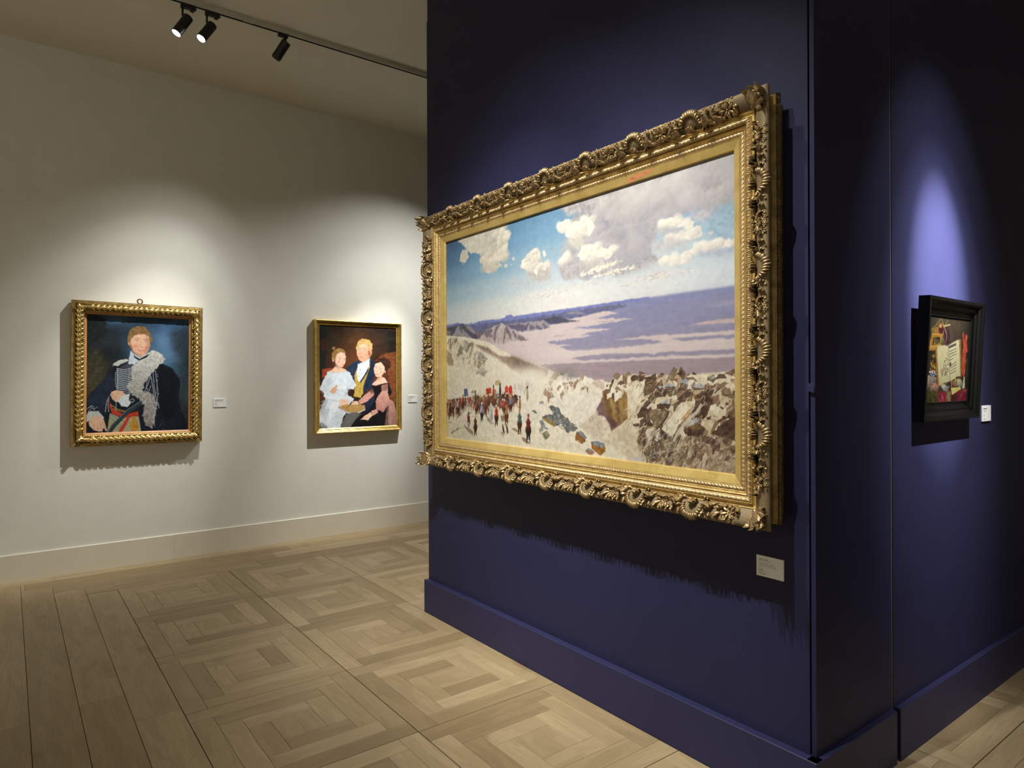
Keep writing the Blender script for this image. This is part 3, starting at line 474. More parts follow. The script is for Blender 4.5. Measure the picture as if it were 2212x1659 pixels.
    A.p((265,909,399,800,534,816,689,871,579,907,332,931), SK, 1, 1, 8, 1, 4); A.p((399,748,534,816,512,860,399,835), (206,158,128), 2, 1, 8, .7, 4)
    A.p((395,643,433,555,489,511,625,508,662,604,652,727,584,816,489,808,399,739), (232,194,164), 1, 1, 8, 1, 4); A.e((485,712), 7, 7, (226,146,120), 0, 1, .7); A.e((534,562), 10, 6, (244,214,188), 0, 1, .7)
    A.p((310,662,314,558,377,487,489,441,614,473,666,551,625,543,534,519,444,564,399,661,366,731), (152,116,66), 1, 1, 8, 1, 10); A.e((366,456), 9, 9, (170,132,76), 0, .4, 1, (104,76,42)); A.e((343,682), 4, 8, (220,160,130), 0, .5)
    for q in ((516,659), (630,668)): A.e(q, 4.6, 2.4, (226,214,206), 0, .4); A.e(q, 2.2, 2.2, (70,84,104), 0, .4)
    for q in ((485,638,521,627,553,641), (607,644,639,640,659,650)): A.l(q, 1.6, (150,104,70), .7)
    A.l((584,667,602,725,575,732), 1.8, (198,146,118), .7); A.l((539,767,575,763,607,770), 2.4, (204,80,74), .9)
    A.p((265,1286,332,1217,421,1166,466,1192,399,1235,462,1244,399,1279,421,1314,310,1321), (210,156,120), 1, 1, 6, 1, 6)
    A.p((489,1515,534,1428,659,1448,739,1440,720,1536,624,1556,522,1559), (230,188,160), 1, 1, 6, 1, 5); A.l((579,1464,670,1500,716,1536), 1.6, (176,122,96), .7)
    BK = (28, 26, 27)
    A.p((1320,1155,1396,1197,1615,1153,1772,1121,1823,1200,1873,1319,1786,1410,1723,1737,1691,1999,761,1994,876,1875,1133,1722,1372,1512,1401,1369), BK, 1, 1, 10, 1, 4)
    A.p((1157,1526,1396,1368,1396,1513,1228,1689,1039,1706), (34,42,62), 2, 1, 8, .9, 4)
    A.p((1329,1161,1457,1062,1578,990,1676,1026,1767,1121,1615,1139,1421,1179), (232,192,164), 1, 1, 8, 1, 4); A.p((1469,1008,1615,971,1590,1062,1469,1098), (204,152,124), 2, 1, 8, .6, 4)
    A.p((1383,837,1422,737,1567,696,1679,789,1674,898,1578,999,1457,1004,1392,918), (232,190,160), 1, 1, 8, 1, 4); A.e((1591,908), 7, 7, (222,140,116), 0, 1, .7); A.e((1402,882), 4, 6, (226,150,124), 0, 1, .6); A.e((1482,754), 8, 6, (244,212,186), 0, 1, .7)
    A.p((1412,755,1482,655,1653,607,1813,678,1827,806,1726,889,1684,807,1579,703,1470,718), (62,40,30), 1, 1, 8, 1, 8); A.l((1751,624,1825,714,1812,824), 3, (36,24,20), .9); A.e((1689,902), 3.4, 7, (222,160,132), 0, .5)
    for q in ((1445,818), (1562,852)): A.e(q, 4.4, 2.4, (230,218,210), 0, .4); A.e(q, 2.3, 2.3, (66,76,92), 0, .4)
    for q in ((1417,795,1450,787,1479,805), (1533,823,1572,826,1601,841)): A.l(q, 1.6, (96,62,46), .7)
    A.l((1494,827,1469,890,1499,899), 1.8, (200,146,118), .7); A.l((1411,939,1450,950,1494,950), 2.4, (200,76,72), .9)
    PK = (206,152,134)
    A.p((1578,1180,1762,1135,1774,1300,1590,1307), (150,104,92), 1, 1, 6, 1, 20); A.sc((1578,1171,1762,1135,1774,1282,1590,1298), 30, [(80,52,48),(190,140,124)], 5, 2, 1, 1, .7)
    A.p((1590,1298,1742,1278,1798,1410,1766,1592,1625,1720,1444,1649,1432,1459), PK, 1, 2, 8, 1, 8, (176,120,104)); A.sc((1468,1369,1737,1318,1736,1573,1613,1679,1468,1622), 24, [(228,180,160),(160,106,92)], 14, 2.6, 1.7, .4, .6)
    A.p((1312,1682,1468,1640,1496,1722,1347,1785), PK, 1, 1, 6, 1, 6)
    A.p((1021,1858,1133,1779,1300,1705,1352,1767,1228,1871,1098,1849), SK, 1, 1, 6, 1, 5); A.l((1133,1811,1228,1796), 1.4, (180,126,100), .7)
    A.p((981,1479,1134,1365,1300,1278,1391,1305,1377,1377,1205,1495,1005,1556), PK, 1, 1, 8, 1, 8); A.p((1277,1277,1372,1242,1391,1332,1300,1340), (96,68,62), 2, 1, 8, .7, 8)
    A.p((757,1558,835,1471,970,1484,998,1545,877,1578), SK, 1, 1, 6, 1, 5)
    A.p((1781,1446,1914,1499,1991,1706,1990,2004,1673,1999,1731,1737), (186,136,120), 1, 1, 8, 1, 8, (140,104,92)); A.sc((1786,1483,1959,1559,1983,1982,1784,1975), 24, [(214,164,146),(120,86,76)], 20, 2.4, 1.5, .2, .6); A.p((1724,1609,1785,1574,1759,1996,1673,1999), (96,72,64), 1, 1, 6, .8, 20)
    A.p((457,1587,674,1536,1138,1562,1162,1634,888,1725,670,1676), (178,140,82), 0, 1, 6, 1, 10); A.p((457,1587,670,1676,888,1725,1157,1637,1157,1660,888,1755,624,1696,461,1615), (200,196,186), 0, 0, 6, 1, 8); A.l((466,1601,670,1685,888,1734), 1.6, (70,96,140), .8); A.l((693,1599,970,1417), 2.2, (40,40,44), .9)
    A.p((529,2000,579,1883,670,1732,853,1698,1051,1720,853,1892,772,1995), (100,100,95), 1, 1, 8, 1, 6)
    A.l((1785,37,1824,25,1839,39,1869,27), 2, (150,66,48), .9); A.l((1894,30,1914,7,1934,32,1974,16), 1.8, (120,60,46), .8); A.l((1859,64,1929,62), 1.6, (110,56,44), .8)
    return A.done((1, 1, 1), 2.5)

def paint_still_life():
    A = Art(360, 302, (70, 60, 46), 4)
    A.grid([[(62,54,42),(92,80,62),(84,72,54),(52,44,36)],[(66,56,42),(90,76,58),(74,62,48),(44,38,32)],[(60,50,36),(70,58,42),(60,50,40),(42,34,30)],[(56,44,30),(60,48,36),(48,40,34),(36,30,28)],[(50,42,26),(60,40,32),(60,34,34),(40,28,28)]])
    A.im += (fbm(360, 302, 12, 18)*8)[..., None]
    A.p((6,1659,616,1685,598,2028,0,1994), (66,64,30), 1, 1, 8, 1, 12); A.p((572,1746,2014,1676,2017,2027,573,2028), (124,32,46), 1, 1, 8, 1, 14)
    A.sc((608,1758,1003,1761,1024,1998,609,1992), 22, [(206,100,110),(90,20,34),(176,60,74)], 22, 4, 1.6, .1, .8); A.sc((1471,1713,1767,1701,1776,1985,1495,1993), 14, [(206,90,100),(90,20,34)], 22, 4, 1.6, .15, .8); A.sc((32,1683,568,1709,539,1929,31,1922), 16, [(150,130,40),(120,104,30)], 18, 3.4, 1.4, .4, .8)
    A.p((1003,1761,1183,1749,1179,2001,1035,2006), (130,128,70), 1, 1, 8, 1, 20); A.p((1785,1714,1988,1689,1993,1754,1800,1766), (170,80,84), 1, 0, 6, .9, 6); A.p((1240,1800,1480,1815,1496,2006,1232,2009), (56,24,28), 2, 0, 6, .8, 6)
    A.p((-18,741,127,490,169,414,650,402,638,666,420,798,70,811), (176,126,48), 1, 1, 8, 1, 14); A.p((212,510,531,483,521,646,204,683), (60,46,26), 1, 1, 6, 1, 10); A.sc((238,534,507,496,496,647,226,658), 20, [(206,170,84),(150,110,50)], 7, 3, 1, 1, .8)
    A.l((-8,740,352,702,648,665), 8, (206,156,70), .9); A.l((157,439,651,414), 7, (196,148,66), .9)
    A.p((22,812,420,798,498,1315,36,1466,-24,1081), (52,40,24), 1, 1, 8, 1, 10); A.sc((149,881,393,874,444,1267,164,1295), 46, [(190,140,50),(140,96,36),(216,176,90)], 9, 4, 1.4, .7, .8); A.l((22,812,28,1079,22,1418), 7, (176,130,60), .9)
    A.p((111,318,190,270,411,267,450,362,399,402,154,415), (150,116,52), 1, 1, 6, 1, 14); A.e((554,299), 27, 20, (176,120,56), 0, .2); A.e((555,309), 21, 15, (80,28,36), 0, .3); A.e((529,240), 11, 6, (200,160,100), 0, .5)
    A.p((665,288,864,226,992,371,1002,600,854,682,741,561), (74,44,52), 1, 2, 8, 1, 12); A.l((550,30,426,151,262,260), 6, (150,126,64), .8); A.l((550,30,668,212,829,405), 4, (170,146,90), .8); A.l((670,232,964,181), 6, (206,190,120), .9); A.l((710,222,852,86), 3, (190,172,100), .8); A.l((769,307,844,455,794,584), 3, (196,180,120), .7)
    A.e((631,586), 18, 13, (150,136,74), .2, .4, 1, (80,66,34)); A.l((301,679,592,605), 5, (140,120,60), .8)
    A.p((335,727,411,700,609,1611,537,1635,425,1169), (160,112,48), 0, 1, 5, 1, 18); A.p((412,705,750,661,931,679,1108,1497,830,1548,610,1616,492,1143), (208,199,156), 1, 0, 6, 1, 8, (196,184,136)); A.p((930,667,1158,581,1365,520,1526,500,1685,1378,1442,1393,1110,1515,1017,1057), (214,205,164), 1, 0, 6, 1, 8, (202,190,146))
    A.p((1445,509,1536,495,1691,1391,1617,1418), (150,108,50), 0, 1, 5, 1, 16); A.l((931,674,1032,1056,1109,1505), 4, (120,104,66), .8, 1)
    A.sc((648,1214,917,807,1014,1309,866,1386,689,1388), 90, [(60,56,44),(96,90,70),(130,122,94)], 7, 3, 1.2, .9, .7)
    for i, (k, q) in enumerate(((9, (985,703,1294,627)), (3, (1010,803,1330,728)), (3, (1015,867,1346,787)), (3, (1031,930,1367,848)), (3, (1038,1005,1192,963)), (3, (1128,1130,1368,1036)), (3, (1107,1194,1379,1100)), (3, (1113,1257,1380,1176)), (3, (1129,1320,1387,1248)))): A.l(q, k, (90,82,60) if i else (56,50,40), .75)
    A.e((1089,1106), 8, 8, (86,80,60), 0, .5)
    R = (196,76,48)
    A.p((1599,340,1664,324,1725,517,1758,390,1857,366,1880,445,1851,565,1925,773,1841,828,1839,933,1850,1325,1759,1416,1679,1249,1652,938,1670,651), R, 1, 1, 6, 1, 10); A.sc((1657,625,1867,617,1859,1298,1705,1300), 24, [(226,116,80),(140,44,30)], 12, 4, 1.6, .4, .7); A.e((1813,440), 10, 8, (206,90,60), 0, .4)
    A.l((1897,958,1954,1297,1912,1454), 4, (120,112,60), .7)
    A.p((1085,1523,1363,1407,1658,1391,1665,1469,1245,1560), (90,66,34), 1, 1, 5, 1, 10); A.p((585,1616,830,1548,1085,1523,836,1611,638,1648), (110,84,46), 1, 1, 5, 1, 10)
    A.p((94,1272,329,1249,470,1340,269,1392), (220,216,200), 0, 0, 5, 1, 6); A.l((203,1307,266,1355,410,1329), 7, (70,96,170), .9); A.e((309,1293), 6, 5, (206,70,50), 0, .4)
    for q, rx, ry, c in (((179,1465), 30, 14, (190,176,160)), ((350,1476), 26, 13, (160,150,136)), ((102,1562), 20, 14, (214,170,150)), ((270,1659), 16, 12, (150,146,110)), ((448,1635), 26, 14, (220,150,130)), ((891,1661), 34, 11, (200,194,176)), ((1608,1559), 28, 16, (206,196,160)), ((1353,1585), 16, 8, (206,110,70))): A.e(q, rx, ry, c, .3, .4, 1, [v*.55 for v in c])
    A.sc((29,1394,465,1390,544,1709,82,1707), 40, [(236,226,206),(110,90,70),(220,140,120)], 6, 2.4, .8, .9, .7); A.sc((737,1635,1093,1611,1050,1711,743,1710), 14, [(120,110,90),(236,230,210)], 6, 2.4, .8, .9, .7)
    A.p((1175,1661,1625,1636,1684,1688,1242,1825), (210,194,110), 0, 1, 5, 1, 10); A.l((1206,1712,1209,1459,1365,1420,1435,1611), 4, (220,206,140), .9); A.l((1293,1509,1448,1457,1560,1508), 3.4, (220,206,140), .8)
    A.p((1750,1688,1780,1403,1833,1377,1881,1676), (214,204,160), 1, 1, 5, 1, 8)
    A.p((-79,-14,2038,-30,2016,52,-71,72), (60,52,42), 6, 0, 5, .4, 4)
    return A.done((1, 1, 1), 2.5)


# ---------------------------------------------------------------- helpers
class MB:
    """collects verts / faces and links them as one mesh object"""
    def __init__(s): s.v = []; s.f = []; s.n = 0
    def add(s, v, f):
        v = np.asarray(v, float).reshape(-1, 3); s.v.append(v)
        s.f += [tuple(int(i)+s.n for i in q) for q in f]; s.n += len(v)
    def box(s, x0, x1, y0, y1, z0, z1):
        s.add([(x0,y0,z0),(x1,y0,z0),(x1,y1,z0),(x0,y1,z0),(x0,y0,z1),(x1,y0,z1),(x1,y1,z1),(x0,y1,z1)],
              [(0,3,2,1),(4,5,6,7),(0,1,5,4),(1,2,6,5),(2,3,7,6),(3,0,4,7)])
    def prism(s, prof, axis, a, b):
        """extrude a closed 2-D profile along an axis ('x': profile is (y,z); 'y': profile is (x,z))"""
        n = len(prof); P = []
        for t in (a, b):
            for p in prof: P.append((t, p[0], p[1]) if axis == 'x' else (p[0], t, p[1]) if axis == 'y' else (p[0], p[1], t))
        F = [(i, (i+1) % n, n+(i+1) % n, n+i) for i in range(n)]+[tuple(range(n))[::-1], tuple(range(n, 2*n))]
        s.add(P, F)
    def tube(s, p, r, seg=10, cap=True):
        """tube along a polyline; r a number or a list"""
        p = [Vector(q) for q in p]; n = len(p); rr = r if hasattr(r, '__len__') else [r]*n
        V = []; prev = None
        for i in range(n):
            d = (p[min(n-1, i+1)]-p[max(0, i-1)]).normalized()
            a = prev if prev is not None else (Vector((0,0,1)) if abs(d.z) < .9 else Vector((1,0,0)))
            a = (a-d*a.dot(d)).normalized(); prev = a; b = d.cross(a)
            for k in range(seg):
                t = 2*math.pi*k/seg; V.append(p[i]+(a*math.cos(t)+b*math.sin(t))*rr[i])
        F = [(i*seg+k, i*seg+(k+1) % seg, (i+1)*seg+(k+1) % seg, (i+1)*seg+k) for i in range(n-1) for k in range(seg)]
        if cap: F += [tuple(range(seg))[::-1], tuple(range((n-1)*seg, n*seg))]
        s.add(V, F)
    def build(s, name, mat, parent=None, smooth=False, loc=None, kind=None):
        me = bpy.data.meshes.new(name)
        V = np.concatenate(s.v); me.from_pydata([tuple(q) for q in V], [], s.f)
        me.validate(); me.update()
        for m in (mat if isinstance(mat, list) else [mat]): me.materials.append(m)
        if smooth: me.polygons.foreach_set('use_smooth', [True]*len(me.polygons))
        return link(name, me, parent, kind)
def link(name, me, parent=None, kind=None):
    o = bpy.data.objects.new(name, me); COL.objects.link(o)
    if parent is not None: o.parent = parent
    if kind: o['kind'] = kind
    return o
def recalc(o):
    import bmesh
    bm = bmesh.new(); bm.from_mesh(o.data); bmesh.ops.recalc_face_normals(bm, faces=bm.faces); bm.to_mesh(o.data); bm.free(); return o
def bevel(o, w, seg=2):
    m = o.modifiers.new('bevel', 'BEVEL'); m.width = w; m.segments = seg; m.limit_method = 'ANGLE'; m.angle_limit = math.radians(40); return o
def thing(name, label, cat, mw=None, group=None):
    o = bpy.data.objects.new(name, None); COL.objects.link(o); o.empty_display_size = .05
    if mw is not None: o.matrix_world = mw
    o['label'] = label; o['category'] = cat
    if group: o['group'] = group
    return o
def tag(o, label, cat, group=None):
    o['label'] = label; o['category'] = cat
    if group: o['group'] = group
    return o

# ---------------------------------------------------------------- materials
class NT:
    def __init__(s, name):
        s.m = bpy.data.materials.new(name); s.m.use_nodes = True; s.t = s.m.node_tree; s.t.nodes.clear()
        s.out = s.n('ShaderNodeOutputMaterial'); s.b = s.n('ShaderNodeBsdfPrincipled'); s.k(s.b, 0, s.out, 0)
    def n(s, typ, **kw):
        o = s.t.nodes.new(typ)
        for a, v in kw.items(): setattr(o, a, v)
        return o
    def k(s, a, ai, b, bi): s.t.links.new(a.outputs[ai], b.inputs[bi])
    def set(s, **kw):
        for a, v in kw.items(): s.b.inputs[a.replace('_', ' ')].default_value = v
        return s
    def coord(s, which='Object'):
        c = s.n('ShaderNodeTexCoord'); return c, which
    def mapping(s, scale=(1,1,1), rot=(0,0,0), which='Object'):
        c = s.n('ShaderNodeTexCoord'); m = s.n('ShaderNodeMapping'); m.inputs['Scale'].default_value = scale; m.inputs['Rotation'].default_value = rot
        s.k(c, which, m, 0); return m
    def noise(s, m, scale, detail=3, rough=.5, dist=0):
        o = s.n('ShaderNodeTexNoise'); o.inputs['Scale'].default_value = scale; o.inputs['Detail'].default_value = detail; o.inputs['Roughness'].default_value = rough; o.inputs['Distortion'].default_value = dist
        if m is not None: s.k(m, 0, o, 'Vector')
        return o
    def ramp(s, src, so, stops):
        r = s.n('ShaderNodeValToRGB'); e = r.color_ramp.elements
        while len(e) < len(stops): e.new(.5)
        for q, (p, c) in zip(e, stops): q.position = p; q.color = (*c, 1) if len(c) == 3 else c
        s.k(src, so, r, 0); return r
    def bump(s, src, so, st, dist=.002):
        b = s.n('ShaderNodeBump'); b.inputs['Strength'].default_value = st; b.inputs['Distance'].default_value = dist
        s.k(src, so, b, 'Height'); s.k(b, 0, s.b, 'Normal'); return b
def paint_mat(name, c1, c2, rough=.6, bumpst=.15, scale=6, fine=180, spec=.3):
    t = NT(name).set(Roughness=rough); t.b.inputs['Specular IOR Level'].default_value = spec
    m = t.mapping(); a = t.noise(m, scale, 4, .55); r = t.ramp(a, 0, [(.35, c1), (.65, c2)]); t.k(r, 0, t.b, 'Base Color')
    f = t.noise(m, fine, 2, .5); t.bump(f, 0, bumpst, .0012); return t.m
def flat_mat(name, c, rough=.5, metal=0, spec=.5):
    t = NT(name).set(Base_Color=(*c, 1), Roughness=rough, Metallic=metal); t.b.inputs['Specular IOR Level'].default_value = spec
    m = t.mapping(); f = t.noise(m, 60, 2); t.bump(f, 0, .05, .0008); return t.m
def gold_mat(name, lo, hi, rough=(.28, .5), metal=.8, scale=28, red=None):
    t = NT(name).set(Metallic=metal)
    m = t.mapping(); a = t.noise(m, scale, 5, .65); b = t.noise(m, scale*6, 3, .6)
    r = t.ramp(a, 0, [(.3, lo), (.62, hi)])
    col = r
    if red:
        c = t.noise(m, 9, 5, .7, .6); rr = t.ramp(c, 0, [(.63, (0,0,0)), (.70, (1,1,1))])
        mx = t.n('ShaderNodeMix'); mx.data_type = 'RGBA'; t.k(rr, 0, mx, 0); t.k(r, 0, mx, 6); mx.inputs[7].default_value = (*red, 1); t.k(mx, 2, t.b, 'Base Color')
    else: t.k(r, 0, t.b, 'Base Color')
    q = t.ramp(b, 0, [(.3, (rough[0],)*3), (.7, (rough[1],)*3)]); t.k(q, 0, t.b, 'Roughness')
    t.bump(b, 0, .25, .0008); return t.m
def canvas_mat(name, rough=.42):
    t = NT(name).set(Roughness=rough); t.b.inputs['Specular IOR Level'].default_value = .12
    a = t.n('ShaderNodeAttribute'); a.attribute_name = 'paint'; t.k(a, 'Color', t.b, 'Base Color')
    m = t.mapping(); f = t.noise(m, 420, 3, .6); t.bump(f, 0, .18, .0006); return t.m
def wood_mat(name):
    t = NT(name).set(Roughness=.5); t.b.inputs['Specular IOR Level'].default_value = .35
    uv = t.n('ShaderNodeUVMap'); uv.uv_map = 'grain'
    at = t.n('ShaderNodeAttribute'); at.attribute_name = 'tone'; sp = t.n('ShaderNodeSeparateColor'); t.k(at, 'Color', sp, 0)
    m = t.n('ShaderNodeMapping'); m.inputs['Scale'].default_value = (1.3, 9, 1); t.k(uv, 0, m, 0)
    w = t.noise(m, 1.6, 4, .55, .7)                                             # slow figure of the board
    mul = t.n('ShaderNodeMath'); mul.operation = 'MULTIPLY'; mul.inputs[1].default_value = 13; t.k(w, 0, mul, 0)
    si = t.n('ShaderNodeMath'); si.operation = 'SINE'; t.k(mul, 0, si, 0)       # growth rings from the figure
    m2 = t.n('ShaderNodeMapping'); m2.inputs['Scale'].default_value = (6, 170, 1); t.k(uv, 0, m2, 0); fine = t.noise(m2, 1.0, 3, .6)
    m3 = t.n('ShaderNodeMapping'); m3.inputs['Scale'].default_value = (2.2, 3.2, 1); t.k(uv, 0, m3, 0); kn = t.noise(m3, 1.1, 3, .6, .4)
    base = t.ramp(sp, 0, [(0, (.262, .190, .103)), (.5, (.328, .246, .138)), (1, (.398, .305, .181))])
    ring = t.ramp(si, 0, [(.0, (.88, .87, .85)), (.5, (1, 1, 1)), (.9, (1.0, 1.0, 1.0))])
    fr = t.ramp(fine, 0, [(.3, (.87, .86, .85)), (.62, (1.04, 1.04, 1.04))])
    kr = t.ramp(kn, 0, [(.25, (.62, .58, .54)), (.36, (1, 1, 1)), (.7, (1.05, 1.05, 1.05))])
    def mulc(a, ai, b, bi, fac=1):
        x = t.n('ShaderNodeMix'); x.data_type = 'RGBA'; x.blend_type = 'MULTIPLY'; x.inputs[0].default_value = fac; t.k(a, ai, x, 6); t.k(b, bi, x, 7); return x
    x = mulc(base, 0, ring, 0, .8); x = mulc(x, 2, fr, 0, .8); x = mulc(x, 2, kr, 0, .8); t.k(x, 2, t.b, 'Base Color')
    rr = t.ramp(fine, 0, [(.3, (.52,)*3), (.7, (.40,)*3)]); t.k(rr, 0, t.b, 'Roughness'); t.bump(fine, 0, .12, .0008); return t.m

M_WHITE = paint_mat('warm_white_wall_paint', (.70,.695,.645), (.722,.717,.667), .6, .12)
M_CEIL = paint_mat('matt_ceiling_paint', (.66,.64,.565), (.68,.66,.585), .8, .2, 3, 90)
M_BASEW = paint_mat('cream_satin_paint', (.66,.615,.51), (.68,.635,.53), .42, .05)
M_BLUE = paint_mat('navy_wall_paint', (.0150,.0158,.050), (.0163,.0173,.054), .5, .22, 5, 260, .25)
M_BLUEB = paint_mat('navy_satin_skirting_paint', (.0200,.0207,.064), (.0215,.0222,.068), .45, .05)
M_DARK = flat_mat('dark_void', (.004,.004,.005), .9, 0, .1)
M_RAW = flat_mat('raw_board_edge', (.42,.33,.18), .6)
M_BLACK = flat_mat('black_metal', (.008,.008,.008), .45)
M_TRACK = flat_mat('grey_track_enamel', (.52,.51,.45), .5)
M_TRLIP = flat_mat('track_lip', (.55,.55,.5), .4, .5)
M_WOOD = wood_mat('oak_floor')
M_GAP = flat_mat('floor_joint', (.02,.014,.008), .9, 0, .1)
M_CARD = paint_mat('white_card', (.80,.80,.79), (.82,.82,.81), .6, .03)
M_INK = flat_mat('grey_ink', (.03,.03,.032), .7)
M_INK2 = flat_mat('pale_ink', (.28,.28,.29), .7)
G_LINER = gold_mat('gilt_liner', (.50,.35,.105), (.64,.47,.165), (.32,.44), .62, 9, None)
G_INNER = gold_mat('gilt_inner_moulding', (.36,.235,.075), (.60,.43,.16), (.30,.48), .62, 34, (.40,.16,.07))
G_BAND = gold_mat('tan_gilt_ornament', (.30,.205,.095), (.52,.375,.19), (.32,.5), .5, 70, None)
G_CARVE = gold_mat('toned_gilt_carving', (.125,.080,.034), (.36,.25,.115), (.28,.5), .6, 90, None)
G_SAND = gold_mat('sanded_gilt_ground', (.130,.092,.045), (.20,.145,.075), (.55,.7), .3, 200, None)
G_BACK = gold_mat('dark_gilt_back', (.12,.075,.022), (.30,.20,.065), (.34,.52), .65, 20, None)
G_LEAF = gold_mat('bright_gilt_leaves', (.52,.36,.11), (.86,.64,.26), (.20,.36), .85, 40, None)
G_OLD = gold_mat('worn_gilt_edge', (.20,.125,.035), (.48,.33,.12), (.30,.5), .7, 18, None)
G_PLAIN = gold_mat('plain_gilt', (.52,.34,.09), (.80,.58,.20), (.24,.38), .82, 22, None)
M_ORANGE = paint_mat('orange_brown_slip', (.42,.20,.07), (.50,.25,.09), .4, .05, 20)
M_EBONY = flat_mat('ebonised_wood', (.0016,.0016,.0017), .2, 0, .35)
M_CANVAS = canvas_mat('oil_paint')
M_RED = flat_mat('red_bole', (.45,.16,.07), .55)
M_BRONZE = flat_mat('old_bronze', (.18,.12,.06), .45, .6)
def emit_mat(name, c, st):
    t = NT(name); e = t.n('ShaderNodeEmission'); e.inputs[0].default_value = (*c, 1); e.inputs[1].default_value = st; t.k(e, 0, t.out, 0); return t.m
M_LENS = emit_mat('lit_lens', (1, .97, .90), 14)
M_LENSD = flat_mat('unlit_lens', (.02,.02,.02), .1)

# ---------------------------------------------------------------- camera
cam = bpy.data.cameras.new('camera'); cam.sensor_width = 36; cam.sensor_fit = 'HORIZONTAL'; cam.lens = 1449.25*36/2212
cam.shift_y = -7.5856/2212; cam.clip_start = .05
co = bpy.data.objects.new('camera', cam); COL.objects.link(co)
YAW, ROLL = .925096812, -.00406805
f = Vector((math.cos(YAW), math.sin(YAW), 0)); r = Vector((math.sin(YAW), -math.cos(YAW), 0)); u = Vector((0, 0, 1))
r2 = r*math.cos(ROLL)+u*math.sin(ROLL); u2 = u*math.cos(ROLL)-r*math.sin(ROLL)
co.matrix_world = Matrix(((r2.x, u2.x, -f.x, 0), (r2.y, u2.y, -f.y, 0), (r2.z, u2.z, -f.z, 1.5656), (0, 0, 0, 1)))
sc.camera = co

# ---------------------------------------------------------------- the room
HC = 4.275; YW = 6.56; X0, X1, Y0 = -5.5, 8.0, -4.5
def S(name, mb, mat, **k): return mb.build(name, mat, kind='structure', **k)
b = MB(); b.box(X0, X1, YW, YW+.2, -.1, HC+.1); S('wall_back', b, M_WHITE)
b = MB(); b.box(X0-.2, X0, Y0, YW+.2, -.1, HC+.1); S('wall_left', b, M_WHITE)
b = MB(); b.box(X1, X1+.2, Y0, YW+.2, -.1, HC+.1); S('wall_right', b, M_WHITE)
b = MB(); b.box(X0-.2, X1+.2, Y0-.2, Y0, -.1, HC+.1); S('wall_front', b, M_WHITE)
b = MB(); b.box(X0-.2, X1+.2, Y0-.2, YW+.2, HC, HC+.15); S('ceiling', b, M_CEIL)
b = MB()
for a, c in ((X0, 1.1805), (1.1815, 5.0), (5.001, X1)): b.prism([(YW, 0), (6.545, 0), (6.545, .2125), (6.548, .2155), (YW, .2155)], 'x', a, c)
S('baseboard_back', b, M_BASEW)

# the floor: oak boards along two borders and square panels of boards laid in rings
FV, FF, FUV, FT, FM = [], [], [], [], []
rng = np.random.default_rng(21)
def board(x0, x1, y0, y1, along, g=.0006, tone=None):
    """one board, top at z=0, its long grain along 'x' or 'y'"""
    if x1-x0 < .004 or y1-y0 < .004: return
    n = len(FV); x0 += g; x1 -= g; y0 += g; y1 -= g; c = .0009; q = [(x0, y0), (x1, y0), (x1, y1), (x0, y1)]; i = [(x0+c, y0+c), (x1-c, y0+c), (x1-c, y1-c), (x0+c, y1-c)]
    FV.extend([(p[0], p[1], 0) for p in i]+[(p[0], p[1], -.0012) for p in q]+[(p[0], p[1], -.006) for p in q])
    ou, ov = rng.random(2)*40; t = rng.random() if tone is None else tone
    fl = 1 if rng.random() < .5 else -1
    def uvof(p): return (ou+(p[0] if along == 'x' else p[1])*fl, ov+(p[1] if along == 'x' else p[0]))
    for face in [(0, 1, 2, 3)]+[(4+k, 4+(k+1) % 4, (k+1) % 4, k) for k in range(4)]+[(8+k, 8+(k+1) % 4, 4+(k+1) % 4, 4+k) for k in range(4)]:
        FF.append(tuple(n+k for k in face)); FT.append(t); FUV.append([uvof(FV[n+k]) for k in face])
def panel(x, y, s=.8):
    """one square parquet panel, boards laid round a centre square"""
    a = .1; x0, y0, x1, y1 = x+.0016, y+.0012, x+s-.0016, y+s-.0012
    for k in range(3):
        w = a
        board(x0, x1-w, y1-w, y1, 'x'); board(x1-w, x1, y0+w, y1, 'y'); board(x0+w, x1, y0, y0+w, 'x'); board(x0, x0+w, y0, y1-w, 'y')
        x0 += w; x1 -= w; y0 += w; y1 -= w
    board(x0, x1, y0, y1, 'y' if rng.random() < .6 else 'x')
GX, GY = .664, 5.845
for i in range(0, 9):
    for j in range(1, 13):
        x, y = GX+.8*i, GY-.8*j
        if x > 2.45 and 1.45 < y and y+.8 < 3.9: continue          # under the partition
        panel(x, y)
def strip(x0, x1, y0, y1, along, cuts):
    a, z = (x0, x1) if along == 'x' else (y0, y1); cs = [a]+[c for c in cuts if a < c < z]+[z]
    for p, q in zip(cs[:-1], cs[1:]):
        board(p, q, y0, y1, 'x') if along == 'x' else board(x0, x1, p, q, 'y')
strip(.467, X1, 5.845, 6.026, 'x', [1.733, 3.7, 5.6]); strip(.274, X1, 6.026, 6.218, 'x', [1.923, 3.9, 6]); strip(.107, X1, 6.218, 6.41, 'x', [2.117, 4.2, 6.3]); strip(X0, X1, 6.41, 6.56, 'x', [-3.2, -1.1, .30, 2.6, 4.6, 6.5])
board(.08, .107, 6.218, 6.41, 'x')
EX = [.664, .467, .274, .080, -.113]; TOP = [5.836, 6.026, 6.218, 6.41]; CUT = [[3.52, 1.2], [3.852, 1.7, -.5], [2.1, .2], [3.787, 1.4, -1]]
for k in range(4): strip(EX[k+1]+.0005, EX[k]-.0005, Y0, TOP[k], 'y', sorted(CUT[k]))
x = -.113
while x > X0: strip(max(X0, x-.193), x-.0004, Y0, 6.41, 'y', sorted(rng.uniform(-4, 6, 4))); x -= .193
me = bpy.data.meshes.new('floor'); me.from_pydata(FV, [], FF); me.materials.append(M_WOOD); me.materials.append(M_GAP)
